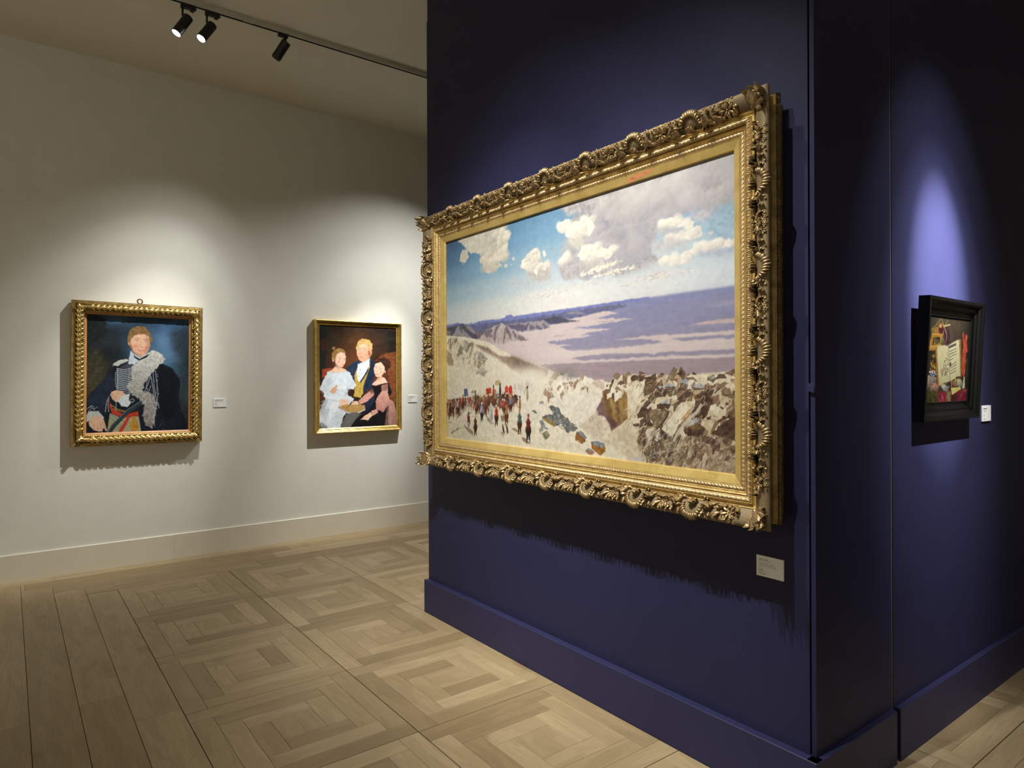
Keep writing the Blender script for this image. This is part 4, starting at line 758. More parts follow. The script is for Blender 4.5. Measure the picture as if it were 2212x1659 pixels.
uvl = me.uv_layers.new(name='grain'); uvl.data.foreach_set('uv', np.array([q for fu in FUV for q in fu], np.float32).ravel())
ca = me.color_attributes.new('tone', 'FLOAT_COLOR', 'CORNER'); tt = np.repeat(np.array(FT, np.float32), 4); ca.data.foreach_set('color', np.stack([tt, tt, tt, np.ones_like(tt)], 1).ravel())
nv = len(me.vertices)
fl = link('floor', me, None, 'structure')
b = MB(); b.box(X0, X1, Y0, YW, -.03, -.0045); b.build('joint_bed', M_GAP, fl)

# ---------------------------------------------------------------- the navy partition
XB = 2.30
b = MB(); b.box(XB, XB+.05, 1.283, 4.005, .0, 4.015); b.box(XB+.004, XB+.05, 1.283, 4.003, 4.015, HC); S('wall_partition_left', b, M_BLUE)
b = MB(); b.box(XB+.05, X1, 1.30, 4.005, 0, HC); S('wall_partition_core', b, M_DARK)
b = MB(); b.box(2.902, X1, 1.26, 1.30, 0, HC); S('wall_partition_right', b, M_BLUE)
b = MB(); b.box(XB+.002, 2.891, 1.26, 1.277, 0, HC); d = S('door_1', b, M_BLUE)
# small finger tab of the flush door in the corner slot
b = MB(); pr = [(1.2835, 1.530), (1.2815, 1.545), (1.278, 1.5515), (1.271, 1.552), (1.264, 1.549), (1.2585, 1.543), (1.2565, 1.5375), (1.2585, 1.528), (1.2575, 1.5165), (1.2845, 1.5255)]
b.prism(pr, 'x', XB-.010, XB+.004); recalc(b.build('pull_tab', M_BLUEB, d))
b = MB(); b.box(2.8925, 2.8995, 1.263, 1.30, .2, HC); S('trim_1', b, M_RAW)
def base(prof_t, axis, a, c): 
    b = MB(); b.prism(prof_t, axis, a, c); return b
b = MB(); b.prism([(2.31, 0), (2.264, 0), (2.264, .2125), (2.267, .2155), (2.31, .2155)], 'y', 1.2395, 4.005); recalc(S('baseboard_partition_left', b, M_BLUEB))
b = MB(); b.prism([(1.277, 0), (1.238, 0), (1.238, .2125), (1.241, .2155), (1.277, .2155)], 'x', 2.2665, 2.884); recalc(S('baseboard_partition_corner', b, M_BLUEB))
b = MB(); b.prism([(1.277, 0), (1.238, 0), (1.238, .2125), (1.241, .2155), (1.277, .2155)], 'x', 2.917, X1); recalc(S('baseboard_partition_right', b, M_BLUEB))

# ---------------------------------------------------------------- frames
def sweep(mb, prof, w, h, step=None, disp=None):
    """mitred moulding round a w x h opening; prof = (outward, depth) from the opening; optional fine steps and displacement(s, k)"""
    n = len(prof); P = np.array(prof, float)
    T = np.gradient(P, axis=0); N = np.stack([-T[:, 1], T[:, 0]], 1); N /= np.linalg.norm(N, axis=1)[:, None]
    for q in range(4):
        L = w if q % 2 == 0 else h; oth = h if q % 2 == 0 else w
        m = max(1, int(L/step)) if step else 1
        V = []; 
        for i in range(m+1):
            for k in range(n):
                o, d = P[k]
                if disp is not None:
                    dd = disp((i/m-.5)*L, k/(n-1)); o = o+N[k, 0]*dd; d = d+N[k, 1]*dd
                a = (i/m-.5)*(L+2*P[k, 0]); c = oth/2+o
                V.append([(a, c, d), (c, -a, d), (-a, -c, d), (-c, a, d)][q])
        F = [(i*n+k, i*n+k+1, (i+1)*n+k+1, (i+1)*n+k) for i in range(m) for k in range(n-1)]
        mb.add(V, F)
    return mb
def resample(prof, step):
    out = []
    for a, c in zip(prof[:-1], prof[1:]):
        m = max(1, int(math.dist(a, c)/step))
        out += [(a[0]+(c[0]-a[0])*i/m, a[1]+(c[1]-a[1])*i/m) for i in range(m)]
    return out+[prof[-1]]
def smoothprof(pts, m=6):
    """Catmull-Rom through profile points"""
    P = [pts[0]]+list(pts)+[pts[-1]]; out = []
    for i in range(1, len(P)-2):
        for k in range(m):
            t = k/m; out.append(tuple(.5*(2*P[i][j]+(P[i+1][j]-P[i-1][j])*t+(2*P[i-1][j]-5*P[i][j]+4*P[i+1][j]-P[i+2][j])*t*t+(3*P[i][j]-P[i-1][j]-3*P[i+1][j]+P[i+2][j])*t**3) for j in (0, 1)))
    return out+[pts[-1]]
def canvas(art, w, h, d, parent, over=.004):
    """the painted canvas: a fine grid whose points carry the paint colours"""
    H, W = art.shape[:2]; ww, hh = w+2*over, h+2*over
    xs = np.linspace(-ww/2, ww/2, W); ys = np.linspace(hh/2, -hh/2, H); X, Y = np.meshgrid(xs, ys)
    V = np.stack([X, Y, np.full_like(X, d)], 2).reshape(-1, 3).astype(np.float32)
    idx = np.arange(W*H).reshape(H, W); F = np.stack([idx[1:, :-1], idx[1:, 1:], idx[:-1, 1:], idx[:-1, :-1]], 2).reshape(-1, 4)
    me = bpy.data.meshes.new('canvas'); me.vertices.add(len(V)); me.vertices.foreach_set('co', V.ravel())
    me.loops.add(F.size); me.loops.foreach_set('vertex_index', F.ravel().astype(np.int32)); me.polygons.add(len(F)); me.polygons.foreach_set('loop_start', np.arange(0, F.size, 4, dtype=np.int32))
    try: me.polygons.foreach_set('loop_total', np.full(len(F), 4, np.int32))
    except Exception: pass
    me.update(calc_edges=True)
    at = me.color_attributes.new('paint', 'FLOAT_COLOR', 'POINT'); at.data.foreach_set('color', np.concatenate([art, np.ones((H, W, 1))], 2).astype(np.float32).ravel())
    me.materials.append(M_CANVAS); o = link('canvas', me, parent); 
    b = MB(); b.box(-ww/2, ww/2, -hh/2, hh/2, .006, d-.0015); b.build('stretcher', M_RAW, parent); return o

# ornament pieces, each a small solid written as verts and faces in flat coordinates (along, across, height)
def g_leaf(L, W, curl=.4, lift=.3, ns=8, nw=6, lobes=3.5, thick=1, tip=0):
    """carved leaf: creased, lobed blade whose rounded tip curls forward"""
    V = []; n = nw+1
    for i in range(ns+1):
        t = i/ns; wd = W*((math.sin(math.pi*(.10+.80*t))**.8) if not tip else max(.06, math.sin(math.pi*(.12+.88*t)**.85)))*(1-.22*abs(math.sin(lobes*math.pi*t)))
        up = lift*W*math.sin(math.pi*min(1, t*.85)); c = max(0, t-.55)/.45
        z = up+curl*L*.55*c*c; y = L*(t-.30*curl*c*c)
        for k in range(n):
            q = k/nw*2-1
            V.append((wd*q*.5, y, z+W*.30*thick*(1-q*q)-W*.16*math.exp(-(q/.22)**2)+W*.05*math.cos(q*9)+.002))
    F = [(i*n+k, i*n+k+1, (i+1)*n+k+1, (i+1)*n+k) for i in range(ns) for k in range(nw)]
    m = len(V); rim = [k for k in range(n)]+[i*n+nw for i in range(1, ns+1)]+[ns*n+k for k in range(nw-1, -1, -1)]+[i*n for i in range(ns-1, 0, -1)]
    for k in rim: V.append((V[k][0]*.85, V[k][1]*.97, max(-.003, V[k][2]-W*.40-.003)))
    q = len(rim); F += [(rim[(k+1) % q], rim[k], m+k, m+(k+1) % q) for k in range(q)]
    return np.array(V), F
def g_ball(r, sq=1, seg=8, rings=5):
    V = [(0, 0, r*sq)]; 
    for i in range(1, rings+1):
        a = math.pi*.62*i/rings
        for k in range(seg): V.append((r*math.sin(a)*math.cos(2*math.pi*k/seg), r*math.sin(a)*math.sin(2*math.pi*k/seg), r*sq*math.cos(a)))
    F = [(0, 1+k, 1+(k+1) % seg) for k in range(seg)]+[(1+i*seg+k, 1+(i+1)*seg+k, 1+(i+1)*seg+(k+1) % seg, 1+i*seg+(k+1) % seg) for i in range(rings-1) for k in range(seg)]
    return np.array(V), F
def place(v, x, y, ang=0, z=0, sx=1):
    c, s = math.cos(ang), math.sin(ang); v = np.array(v, float); v[:, 0] *= sx
    return np.stack([v[:, 0]*c-v[:, 1]*s+x, v[:, 0]*s+v[:, 1]*c+y, v[:, 2]+z], 1)
class Orn:
    """collects ornament in flat coordinates, bent onto a rail later"""
    def __init__(s): s.p = []
    def leaf(s, x, y, ang, L, W, **k): v, f = g_leaf(L, W, **k); s.p.append((place(v, x, y, ang), f))
    def ball(s, x, y, r, sq=1, z=0): v, f = g_ball(r, sq); s.p.append((place(v, x, y, 0, z), f))
    def bean(s, x, y, ang, a, c, z=0): v, f = g_ball(1, .8); v = v*[a, c, c]; s.p.append((place(v, x, y, ang, z), f))
    def flower(s, x, y, r, n=5):
        for k in range(n):
            a = 2*math.pi*k/n+.3; s.bean(x+r*.62*math.cos(a), y+r*.62*math.sin(a), a, r*.46, r*.36, .001)
        s.ball(x, y, r*.33, 1, r*.28)
    def scroll(s, x, y, r, turns=1.4, dirn=1, a0=0, th=.0045):
        m = MB(); n = 22; pts = []; rr = []
        for i in range(n):
            t = i/(n-1); a = a0+dirn*turns*2*math.pi*t; R = r*(1-.82*t); pts.append((x+R*math.cos(a), y+R*math.sin(a), .004+.004*t)); rr.append(th*(1-.35*t))
        m.tube(pts, rr, 7); s.p.append((np.concatenate(m.v), m.f))
    def rope(s, pts, r0):
        """gadrooned arc: a row of overlapping beads"""
        P = np.array(pts, float); d = np.r_[0, np.cumsum(np.hypot(*np.diff(P, axis=0).T))]; n = int(d[-1]/(r0*.95))
        for i in range(n+1):
            t = d[-1]*i/n; x = np.interp(t, d, P[:, 0]); y = np.interp(t, d, P[:, 1]); x2 = np.interp(min(t+.004, d[-1]), d, P[:, 0]); y2 = np.interp(min(t+.004, d[-1]), d, P[:, 1]); x1 = np.interp(max(0, t-.004), d, P[:, 0]); y1 = np.interp(max(0, t-.004), d, P[:, 1])
            k = .7+.5*math.sin(math.pi*i/n); s.bean(x, y, math.atan2(y2-y1, x2-x1)+.45, r0*.60*k, r0*1.15*k, .004*k)
def motif(o, x, m, H):
    """one repeat of the carving: a gadrooned arch over a palmette, leaves at its sides"""
    R_ = random.uniform
    o.rope([(x-.044, H*.34), (x-.040, H*.62), (x-.026, H*.88), (x, H*.97), (x+.026, H*.88), (x+.040, H*.62), (x+.044, H*.34)], .0108)
    for a, L, W in ((.18, .036, .015), (-.18, .036, .015), (.62, .034, .014), (-.62, .034, .014), (1.1, .028, .012), (-1.1, .028, .012)): o.leaf(x, H*.06, -a, L*1.1, W*1.2, curl=1.0, lift=.9)
    o.ball(x, H*.12, .006)
    for sg in (-1, 1):
        for k, (dx, y, a, L, W) in enumerate(((.058, 0, -.30, .052, .016), (.068, 0, -.12, .056, .015), (.079, 0, .02, .058, .016), (.090, 0, .16, .052, .015), (.101, 0, .34, .046, .014), (.052, .42, -1.1, .026, .012), (.052, .02, -1.25, .032, .012), (.036, 0, -1.35, .028, .011))):
            o.leaf(x+sg*dx, H*y, sg*(a+R_(-.08, .08)), L*R_(.9, 1.1), W*1.12, curl=1.1, lift=.9)
        for dx, y, r in ((.056, .82, .0052), (.062, .70, .0042), (.068, .92, .0048), (.112, .80, .0046), (.118, .90, .0055)): o.ball(x+sg*dx, H*y, r)
        o.scroll(x+sg*.128, H*.24, .0125, 1.5, sg, 1.57, .0036); o.scroll(x+sg*.117, H*.60, .0085, 1.2, -sg, .4, .003)
        for dx, y, a, L, W in ((.112, .0, .75, .036, .013), (.138, .0, -.2, .034, .013), (.146, .05, .5, .03, .012), (.122, .44, .1, .030, .013), (.136, .52, .9, .026, .012), (.106, .62, -.6, .022, .010), (.150, .60, -.4, .022, .010), (.094, .72, .5, .020, .009)): o.leaf(x+sg*dx, H*y, sg*(a+R_(-.15, .15)), L, W, curl=.8, lift=.8)
        o.flower(x+sg*.142, H*.84, .0100); o.leaf(x+sg*.060, H*.60, sg*.4, .026, .012, curl=.9, lift=.8); o.leaf(x+sg*.084, H*.55, -sg*.3, .026, .012, curl=.9, lift=.8); o.leaf(x+sg*.125, H*.02, .1, .03, .013, curl=1, lift=.9)
        for q in range(7): o.ball(x+sg*R_(.05, .16), H*R_(.05, .95), R_(.0024, .0042), 1, .001)
def cluster(o, x, H):
    o.flower(x, H*.46, .0125, 6); o.flower(x-.019, H*.64, .0095); o.flower(x+.019, H*.70, .0095); o.flower(x+.003, H*.90, .0095); o.flower(x-.022, H*.93, .0075)
    for k in range(7): a = k*.9+.4; o.leaf(x+.006*math.cos(a), H*.46+.006*math.sin(a), a-1.57, .027, .011, curl=.6, lift=.6)
    for k in range(14): o.ball(x+random.uniform(-.03, .03), H*random.uniform(.05, .95), random.uniform(.0026, .0048), 1, .002)
    for dx, a in ((0, 0), (-.014, .5), (.014, -.5), (-.026, .2), (.026, -.2)): o.leaf(x+dx, 0, a, .030, .012, curl=.7, lift=.7)
def bend(orn, prof, half_o, axis_q, w, h, jitter=0):
    """map flat (along, across, height) pieces onto rail q of the frame through its profile curve"""
    P = np.array(prof, float); d = np.r_[0, np.cumsum(np.hypot(*np.diff(P, axis=0).T))]
    T = np.gradient(P, axis=0); N = np.stack([-T[:, 1], T[:, 0]], 1); N /= np.linalg.norm(N, axis=1)[:, None]
    mb = MB(); oth = h if axis_q % 2 == 0 else w
    for v, fcs in orn.p:
        y = np.clip(v[:, 1], 0, d[-1]); o = np.interp(y, d, P[:, 0])+np.interp(y, d, N[:, 0])*v[:, 2]; z = np.interp(y, d, P[:, 1])+np.interp(y, d, N[:, 1])*v[:, 2]
        ex = v[:, 1]-y; o = o+ex*.6; z = z-np.maximum(0, ex)*.3
        a = v[:, 0]; c = oth/2+o
        V = [(a, c, z), (c, -a, z), (-a, -c, z), (-c, a, z)][axis_q]; mb.add(np.stack(V, 1), fcs)
    return mb
def frame_matrix(origin, right, up, out):
    return Matrix(((right.x, up.x, out.x, origin.x), (right.y, up.y, out.y, origin.y), (right.z, up.z, out.z, origin.z), (0, 0, 0, 1)))

# ---- the large gilded frame with the desert landscape, on the partition
W, H = 2.099, 1.2305
LB = frame_matrix(Vector((2.2995, 2.5765, 1.8205)), Vector((0, -1, 0)), Vector((0, 0, 1)), Vector((-1, 0, 0)))
big = thing('framed_painting', 'huge desert caravan landscape in a wide carved gold frame on the navy partition', 'painting', LB)
E_BIG = (1.92, 1.86, 1.72)
canvas(paint_landscape()/np.array(E_BIG)*1.0, W, H, .080, big)
mb = sweep(MB(), [(-.0005, .076), (0, .088), (.003, .092), (.034, .104), (.0345, .094)], W, H); recalc(mb.build('liner', G_LINER, big))
inner = [(.0345, .094), (.035, .104), (.039, .106), (.0395, .103)]
mb = sweep(MB(), inner, W, H)
sweep(mb, [(.0555, .102), (.056, .108), (.059, .110), (.060, .107), (.064, .113), (.068, .117), (.0695, .113), (.071, .108), (.0725, .119), (.0745, .121), (.075, .118)], W, H)
sweep(mb, [(.0905, .118), (.091, .124), (.094, .125), (.0945, .119), (.097, .115), (.102, .1145), (.107, .117), (.1085, .122), (.1125, .124), (.113, .119)], W, H)
recalc(mb.build('inner_moulding', G_INNER, big))
def d_guil(s, k):
    e = math.sin(math.pi*k)**.5; a = abs(((s/.0155+k*.75) % 1)-.5)*2
    return .0040*e*(.25+.75*min(1, a*1.8)*(.75+.25*math.cos(12*k)))
def d_dart(s, k):
    e = math.sin(math.pi*k)**.5; q = (s/.0190) % 1; p = abs(q-.5)*2
    return .0052*e*(.15+.85*(1 if (p < .62-.35*k and p > .16) or p > .84-.1*k else .12))
mb = sweep(MB(), resample([(.0395, .103), (.044, .1065), (.051, .1065), (.0555, .103)], .0022), W, H, .0019, d_guil); recalc(mb.build('ornament_band', G_BAND, big, True))
mb = sweep(MB(), resample([(.075, .118), (.079, .1215), (.086, .1225), (.0905, .119)], .0022), W, H, .0019, d_dart); recalc(mb.build('ornament_band', G_BAND, big, True))
pan = smoothprof([(.1125, .119), (.116, .124), (.128, .136), (.143, .147), (.158, .153), (.170, .153), (.178, .147), (.180, .140)])
back = smoothprof([(.180, .140), (.175, .128), (.163, .116), (.156, .103), (.155, .090), (.158, .080), (.163, .076)])
PH = sum(math.dist(a, c) for a, c in zip(pan[:-1], pan[1:]))-.010
for q in range(4):
    L = W if q % 2 == 0 else H; oth = H if q % 2 == 0 else W
    mb = MB(); n = len(pan); V = []
    for i in range(2):
        for k in range(n): a = (i-.5)*(L+2*pan[k][0]); c = oth/2+pan[k][0]; d = pan[k][1]; V.append([(a, c, d), (c, -a, d), (-a, -c, d), (-c, a, d)][q])
    mb.add(V, [(k, k+1, n+k+1, n+k) for k in range(n-1)]); rail = recalc(mb.build('carved_rail', G_SAND, big, True))
    orn = Orn(); tot = L+.20; nm = 7 if q % 2 == 0 else 4; per = (L-.02)/nm
    for i in range(nm):
        x = (i-(nm-1)/2)*per; motif(orn, x, 1, PH)
        if i: cluster(orn, x-per/2, PH)
    for sg in (-1, 1): cluster(orn, sg*(L/2+.012), PH); orn.leaf(sg*(L/2+.035), .002, -sg*.5, .05, .02, curl=.7, lift=.5); orn.ball(sg*(L/2+.05), PH*.5, .008); orn.leaf(sg*(L/2-.02), 0, sg*.6, .05, .02, curl=.6, lift=.5)
    recalc(bend(orn, pan, 0, q, W, H).build('carving', G_CARVE, rail, True))
    # corner leaf at the clockwise end of the rail
    mb = MB(); sx, sy = [(1, 1), (1, -1), (-1, -1), (-1, 1)][q]; cx, cy = sx*(W/2+.118), sy*(H/2+.118); th = math.atan2(sy, sx)
    for da, L2, Wd, z, cu in ((0, .094, .050, .137, .8), (.60, .080, .038, .132, .9), (-.60, .080, .038, .132, .9), (1.12, .074, .032, .129, .8), (-1.12, .074, .032, .129, .8), (.30, .074, .026, .146, 1.1), (-.30, .074, .026, .146, 1.1)):
        v, fc = g_leaf(L2, Wd, curl=cu, lift=.45, ns=10, nw=6, lobes=2.5, thick=1.3); v = place(v, 0, 0, th+da-math.pi/2); rr = np.hypot(v[:, 0], v[:, 1]); v[:, 2] += z+.26*rr-1.6*rr**2; v[:, 0] += cx; v[:, 1] += cy; mb.add(v, fc)
    v, fc = g_ball(.011); mb.add(v+[cx, cy, .140], fc)
    recalc(mb.build('corner_leaf', G_CARVE, big, True))
mb = sweep(MB(), back, W, H); sweep(mb, [(.163, .076), (.166, .074), (.1665, .071)], W, H); sweep(mb, [(.1665, .047), (.164, .044), (.150, .040), (.147, .036), (.147, .0)], W, H)
recalc(mb.build('back_moulding', G_BACK, big, True))
def d_tip(s, k):
    q = (s/.021) % 1; return .0052*(.2+.8*abs(math.sin(math.pi*q))**.6)*(1-.4*k)*(.55+.45*math.cos((q-.5)*14*(1-k)))
mb = sweep(MB(), resample([(.1665, .071), (.1685, .062), (.1685, .055), (.1665, .047)], .0025), W, H, .0024, d_tip); recalc(mb.build('leaf_tip_band', G_BACK, big, True))
# a patch of red clay showing through the worn gold of the liner
b = MB()
ra = np.random.default_rng(3)
for cx, cy, rx, ry in ((.600, .0185, .050, .0085), (.655, .0245, .032, .0060), (.550, .0125, .026, .0080)):
    n = 26; P = []
    for k in range(n):
        a = 2*math.pi*k/n; j = .75+.4*ra.random(); o_ = cy+ry*j*math.sin(a); P.append((cx-.02+rx*j*math.cos(a), H/2+o_, .0922+(o_-.003)/.031*.012))
    P.append((cx-.02, H/2+cy, .0922+(cy-.003)/.031*.012)); b.add(P, [(k, (k+1) % n, n) for k in range(n)])
recalc(b.build('worn_patch', M_RED, big)); 

# ---- the officer's portrait in the leaf-carved frame
W, H = .771, .982
LH = frame_matrix(Vector((.912, 6.558, 1.634)), Vector((1, 0, 0)), Vector((0, 0, 1)), Vector((0, -1, 0)))
LH = LH @ Matrix.Rotation(math.radians(-.5), 4, 'Z') @ Matrix.Translation((0, 0, .008)) @ Matrix.Rotation(math.radians(.35), 4, 'X')
off = thing('framed_painting', 'portrait of an officer with a fur pelisse in a gold leaf-carved frame', 'painting', LH)
E_OFF = (1.02, .99, .91)
canvas(paint_officer()/np.array(E_OFF), W, H, .030, off)
mb = sweep(MB(), [(-.001, .026), (0, .034), (.004, .037), (.014, .046), (.018, .047), (.0185, .040)], W, H); recalc(mb.build('slip', M_ORANGE, off))
mb = sweep(MB(), smoothprof([(.0185, .040), (.019, .054), (.024, .060), (.029, .060), (.031, .055)]), W, H)
sweep(mb, smoothprof([(.031, .055), (.036, .069), (.046, .078), (.057, .079), (.067, .071), (.074, .059), (.078, .052)]), W, H)
sweep(mb, [(.078, .052), (.079, .060), (.083, .062), (.086, .060), (.088, .062), (.096, .063), (.099, .061), (.101, .063), (.107, .063), (.108, .060), (.108, .0)], W, H)
recalc(mb.build('frame_moulding', G_OLD, off, False))
tor = smoothprof([(.030, .055), (.036, .069), (.046, .078), (.057, .079), (.067, .071), (.074, .059), (.079, .052)]); TL = sum(math.dist(a, c) for a, c in zip(tor[:-1], tor[1:]))
for q in range(4):
    orn = Orn(); L = (W if q % 2 == 0 else H)+.10; n = int(L/.0385); sg = (1, 1, -1, 1)[q]
    for i in range(n):
        x = (i+.5-n/2)*L/n
        if abs(x) > L/2-.032: continue
        j = random.uniform(-.12, .12); k = random.uniform(.92, 1.12); kw = dict(curl=.28, lift=.55, lobes=0, ns=7, nw=6)
        ax = -sg*math.pi/2                                        # direction the sprig grows along the rail
        kw = dict(curl=.25, lift=.5, lobes=0, ns=8, nw=6, tip=1)
        orn.leaf(x-sg*.012, TL*.50, ax+j*.7, .050*k, .0150, curl=.2, lift=.75, lobes=0, ns=8, nw=6, tip=1)
        orn.leaf(x, TL*.44, ax+sg*.60+j, .056*k, .0150, **kw); orn.leaf(x+sg*.004, TL*.56, ax-sg*.60+j, .056*k, .0150, **kw)
        orn.leaf(x+sg*.018, TL*.24, ax+sg*.55+j, .042*k, .0110, **kw); orn.leaf(x+sg*.020, TL*.76, ax-sg*.55+j, .042*k, .0110, **kw)
    for sd in (-1, 1):
        e = (W if q % 2 == 0 else H)/2+.03
        orn.leaf(sd*(e-.006), TL*.10, -sd*.75, .062, .020, curl=.3, lift=.6, lobes=0, tip=1); orn.leaf(sd*(e+.006), TL*.05, -sd*.55, .05, .013, curl=.5, lift=.7, lobes=0); orn.leaf(sd*(e-.016), TL*.2, -sd*1.0, .05, .014, curl=.5, lift=.7, lobes=0)
    mb = bend(orn, tor, 0, q, W, H)
    tw = Orn(); n2 = int(((W if q % 2 == 0 else H)+.03)/.0165)
    for i in range(n2): tw.bean((i+.5-n2/2)*.0165, .0085, .85, .0085, .0042, .0005)
    bd = bend(tw, smoothprof([(.0185, .050), (.021, .058), (.0245, .0605), (.029, .060), (.031, .055)]), 0, q, W, H); mb.add(np.concatenate(bd.v), bd.f)
    recalc(mb.build('leaf_carving', G_LEAF, off, True))
b = MB(); b.tube([(.019*math.cos(2*math.pi*k/28), H/2+.132+.019*math.sin(2*math.pi*k/28), .022) for k in range(29)], .0058, 9, False); b.tube([(0, H/2+.104, .022), (0, H/2+.116, .022)], .007, 9); recalc(b.build('hanging_ring', M_BRONZE, off, True))

# ---- the family portrait in the plain gold frame
W, H = .850, 1.043
LF = frame_matrix(Vector((2.929, 6.559, 1.6115)), Vector((1, 0, 0)), Vector((0, 0, 1)), Vector((0, -1, 0))) @ Matrix.Rotation(math.radians(-.06), 4, 'Z')
fam = thing('framed_painting', 'portrait of a man with two girls in a plain stepped gold frame', 'painting', LF)
E_FAM = (.92, .90, .82)
canvas(paint_family()/np.array(E_FAM), W, H, .030, fam)
mb = sweep(MB(), [(-.001, .027), (0, .034), (.002, .036), (.010, .043), (.0115, .043), (.012, .038), (.0145, .036), (.017, .040)], W, H); recalc(mb.build('sight_moulding', G_PLAIN, fam))
mb = sweep(MB(), smoothprof([(.017, .040), (.0185, .047), (.022, .049), (.0245, .046)], 4), W, H); sweep(mb, smoothprof([(.0245, .046), (.028, .046), (.032, .050), (.0345, .056)], 4), W, H); sweep(mb, smoothprof([(.0345, .056), (.037, .064), (.043, .0675), (.049, .065), (.052, .057)], 5), W, H); sweep(mb, [(.052, .057), (.0525, .040), (.051, .036), (.0525, .032), (.0525, 0)], W, H)
recalc(mb.build('frame_moulding', G_PLAIN, fam))

# ---- the small still life in the black frame, its top tipped forward
W, H = .449, .376
LS = frame_matrix(Vector((3.390, 1.259, 1.3835)), Vector((1, 0, 0)), Vector((0, 0, 1)), Vector((0, -1, 0))) @ Matrix.Rotation(math.radians(3.0), 4, 'X') @ Matrix.Translation((0, .268, 0))
sti = thing('framed_painting', 'small still life with an open book in a black moulded frame tipped forward', 'painting', LS)
E_STI = (8.0, 8.0, 7.8)
canvas(paint_still_life()/np.array(E_STI), W, H, .016, sti)
mb = sweep(MB(), [(-.001, .014), (0, .019), (.0025, .0205), (.004, .018), (.0045, .0165), (.024, .0155)], W, H); recalc(mb.build('sight_moulding', M_EBONY, sti))
mb = sweep(MB(), [(.024, .0155), (.0245, .023), (.0265, .0245), (.0285, .0235), (.0295, .027), (.032, .029), (.034, .0275)], W, H); sweep(mb, smoothprof([(.034, .0275), (.040, .0265), (.048, .0285), (.054, .034), (.0565, .038)], 4), W, H)
sweep(mb, [(.0565, .038), (.058, .0415), (.0605, .041), (.0615, .0435), (.0645, .0435), (.066, .046), (.079, .0475), (.080, .046), (.080, .0)], W, H); recalc(mb.build('frame_moulding', M_EBONY, sti))

# ---------------------------------------------------------------- wall labels
def text_mesh(s, size, bold=0):
    cu = bpy.data.curves.new('t', 'FONT'); cu.body = s; cu.size = size; cu.offset = bold; cu.fill_mode = 'FRONT'; cu.space_character = 1.0
    o = bpy.data.objects.new('t', cu); COL.objects.link(o); bpy.context.view_layer.update()
    me = bpy.data.meshes.new_from_object(o.evaluated_get(bpy.context.evaluated_depsgraph_get())); bpy.data.objects.remove(o); bpy.data.curves.remove(cu)
    v = np.array([tuple(q.co) for q in me.vertices]); fc = [tuple(p.vertices) for p in me.polygons]; bpy.data.meshes.remove(me); return v, fc
def card(mw, label, lines, w=.112, h=.078, t=.006):
    c = thing('wall_label', label, 'label', mw)
    b = MB(); b.box(-w/2, w/2, -h/2, h/2, 0, t); bevel(b.build('card', M_CARD, c), .0004, 1)
    dark, foot, pale = MB(), MB(), MB()
    for y, size, what, bold in lines:
        m = (foot if y < 0 else dark) if bold else pale
        if isinstance(what, str):
            v, fc = text_mesh(what, size, .00012 if bold else .00002); m.add(v+[-w/2+.0095, y, t+.0002], fc)
        else:
            x = -w/2+.0095
            for k in what:                                    # words too small to read
                m.add([(x, y, t+.0002), (x+k, y, t+.0002), (x+k, y+size*.62, t+.0002), (x, y+size*.62, t+.0002)], [(0, 1, 2, 3)]); x += k+.0012
    dark.build('heading_text', M_INK, c); foot.build('footer_text', M_INK, c)
    if pale.n: pale.build('small_text', M_INK2 if not isinstance(lines[2][2], str) else M_INK, c)
    return c
PX = frame_matrix(Vector((2.2995, 1.436, .8565)), Vector((0, -1, 0)), Vector((0, 0, 1)), Vector((-1, 0, 0)))
card(PX, 'white text card low on the navy partition below the huge landscape', [
    (.0238, .0052, 'ALBERTO PASINI', 1), (.0183, .0042, '(Busseto 1826 - 1899 Cavoretto)', 0),
    (.0095, .0049, "Passage d'une caravane à travers", 0), (.0040, .0049, 'les défilés qui séparent la Perse des', 0), (-.0016, .0049, 'grandes steppes du Khorassan, 1868', 0),
    (-.0095, .0038, 'Oil on canvas', 0), (-.0142, .0038, '130 x 212 cm', 0), (-.0188, .0038, (.0042, .0042, .0052), 0), (-.0236, .0038, 'Signed and dated lower left', 0), (-.0315, .0056, 'COLNAGHI', 1)])
def wl(x, z, y=6.5595): return frame_matrix(Vector((x, y, z)), Vector((1, 0, 0)), Vector((0, 0, 1)), Vector((0, -1, 0)))
card(wl(1.571, 1.3715), 'white card on the pale wall right of the officer portrait', [
    (.0225, .0058, (.024, .014, .030), 1), (.0175, .004, (.022, .018), 0), (.0095, .0045, (.028, .014, .012, .016), 0), (.0048, .0045, (.018,), 0), (-.0065, .004, (.006, .012), 0), (-.011, .004, (.008, .008), 0), (-.0158, .004, (.007, .007, .010), 0), (-.0300, .0062, 'COLNAGHI', 1)])
card(wl(3.5725, 1.370), 'white card on the pale wall between the family portrait and the partition', [
    (.0225, .0058, (.022, .010, .034), 1), (.0175, .004, (.022, .012), 0), (.0105, .0045, (.016, .012, .010, .026), 0), (.0058, .0045, (.014, .026), 0), (.0010, .0045, (.020, .016), 0), (-.0105, .004, (.006, .010), 0), (-.0152, .004, (.008, .010), 0), (-.0200, .004, (.010, .022), 0), (-.0300, .0056, 'COLNAGHI', 1)])
card(wl(3.9225, 1.3915, 1.2595), 'white card on the navy wall right of the black-framed still life', [
    (.0225, .0058, (.030, .018), 1), (.0155, .0042, (.012, .010, .010), 0), (.0080, .0042, (.018, .016), 0), (-.0070, .0038, (.006, .012), 0), (-.0112, .0038, (.016,), 0), (-.0155, .0038, (.006, .006), 0), (-.0300, .0056, 'COLNAGHI', 1)])

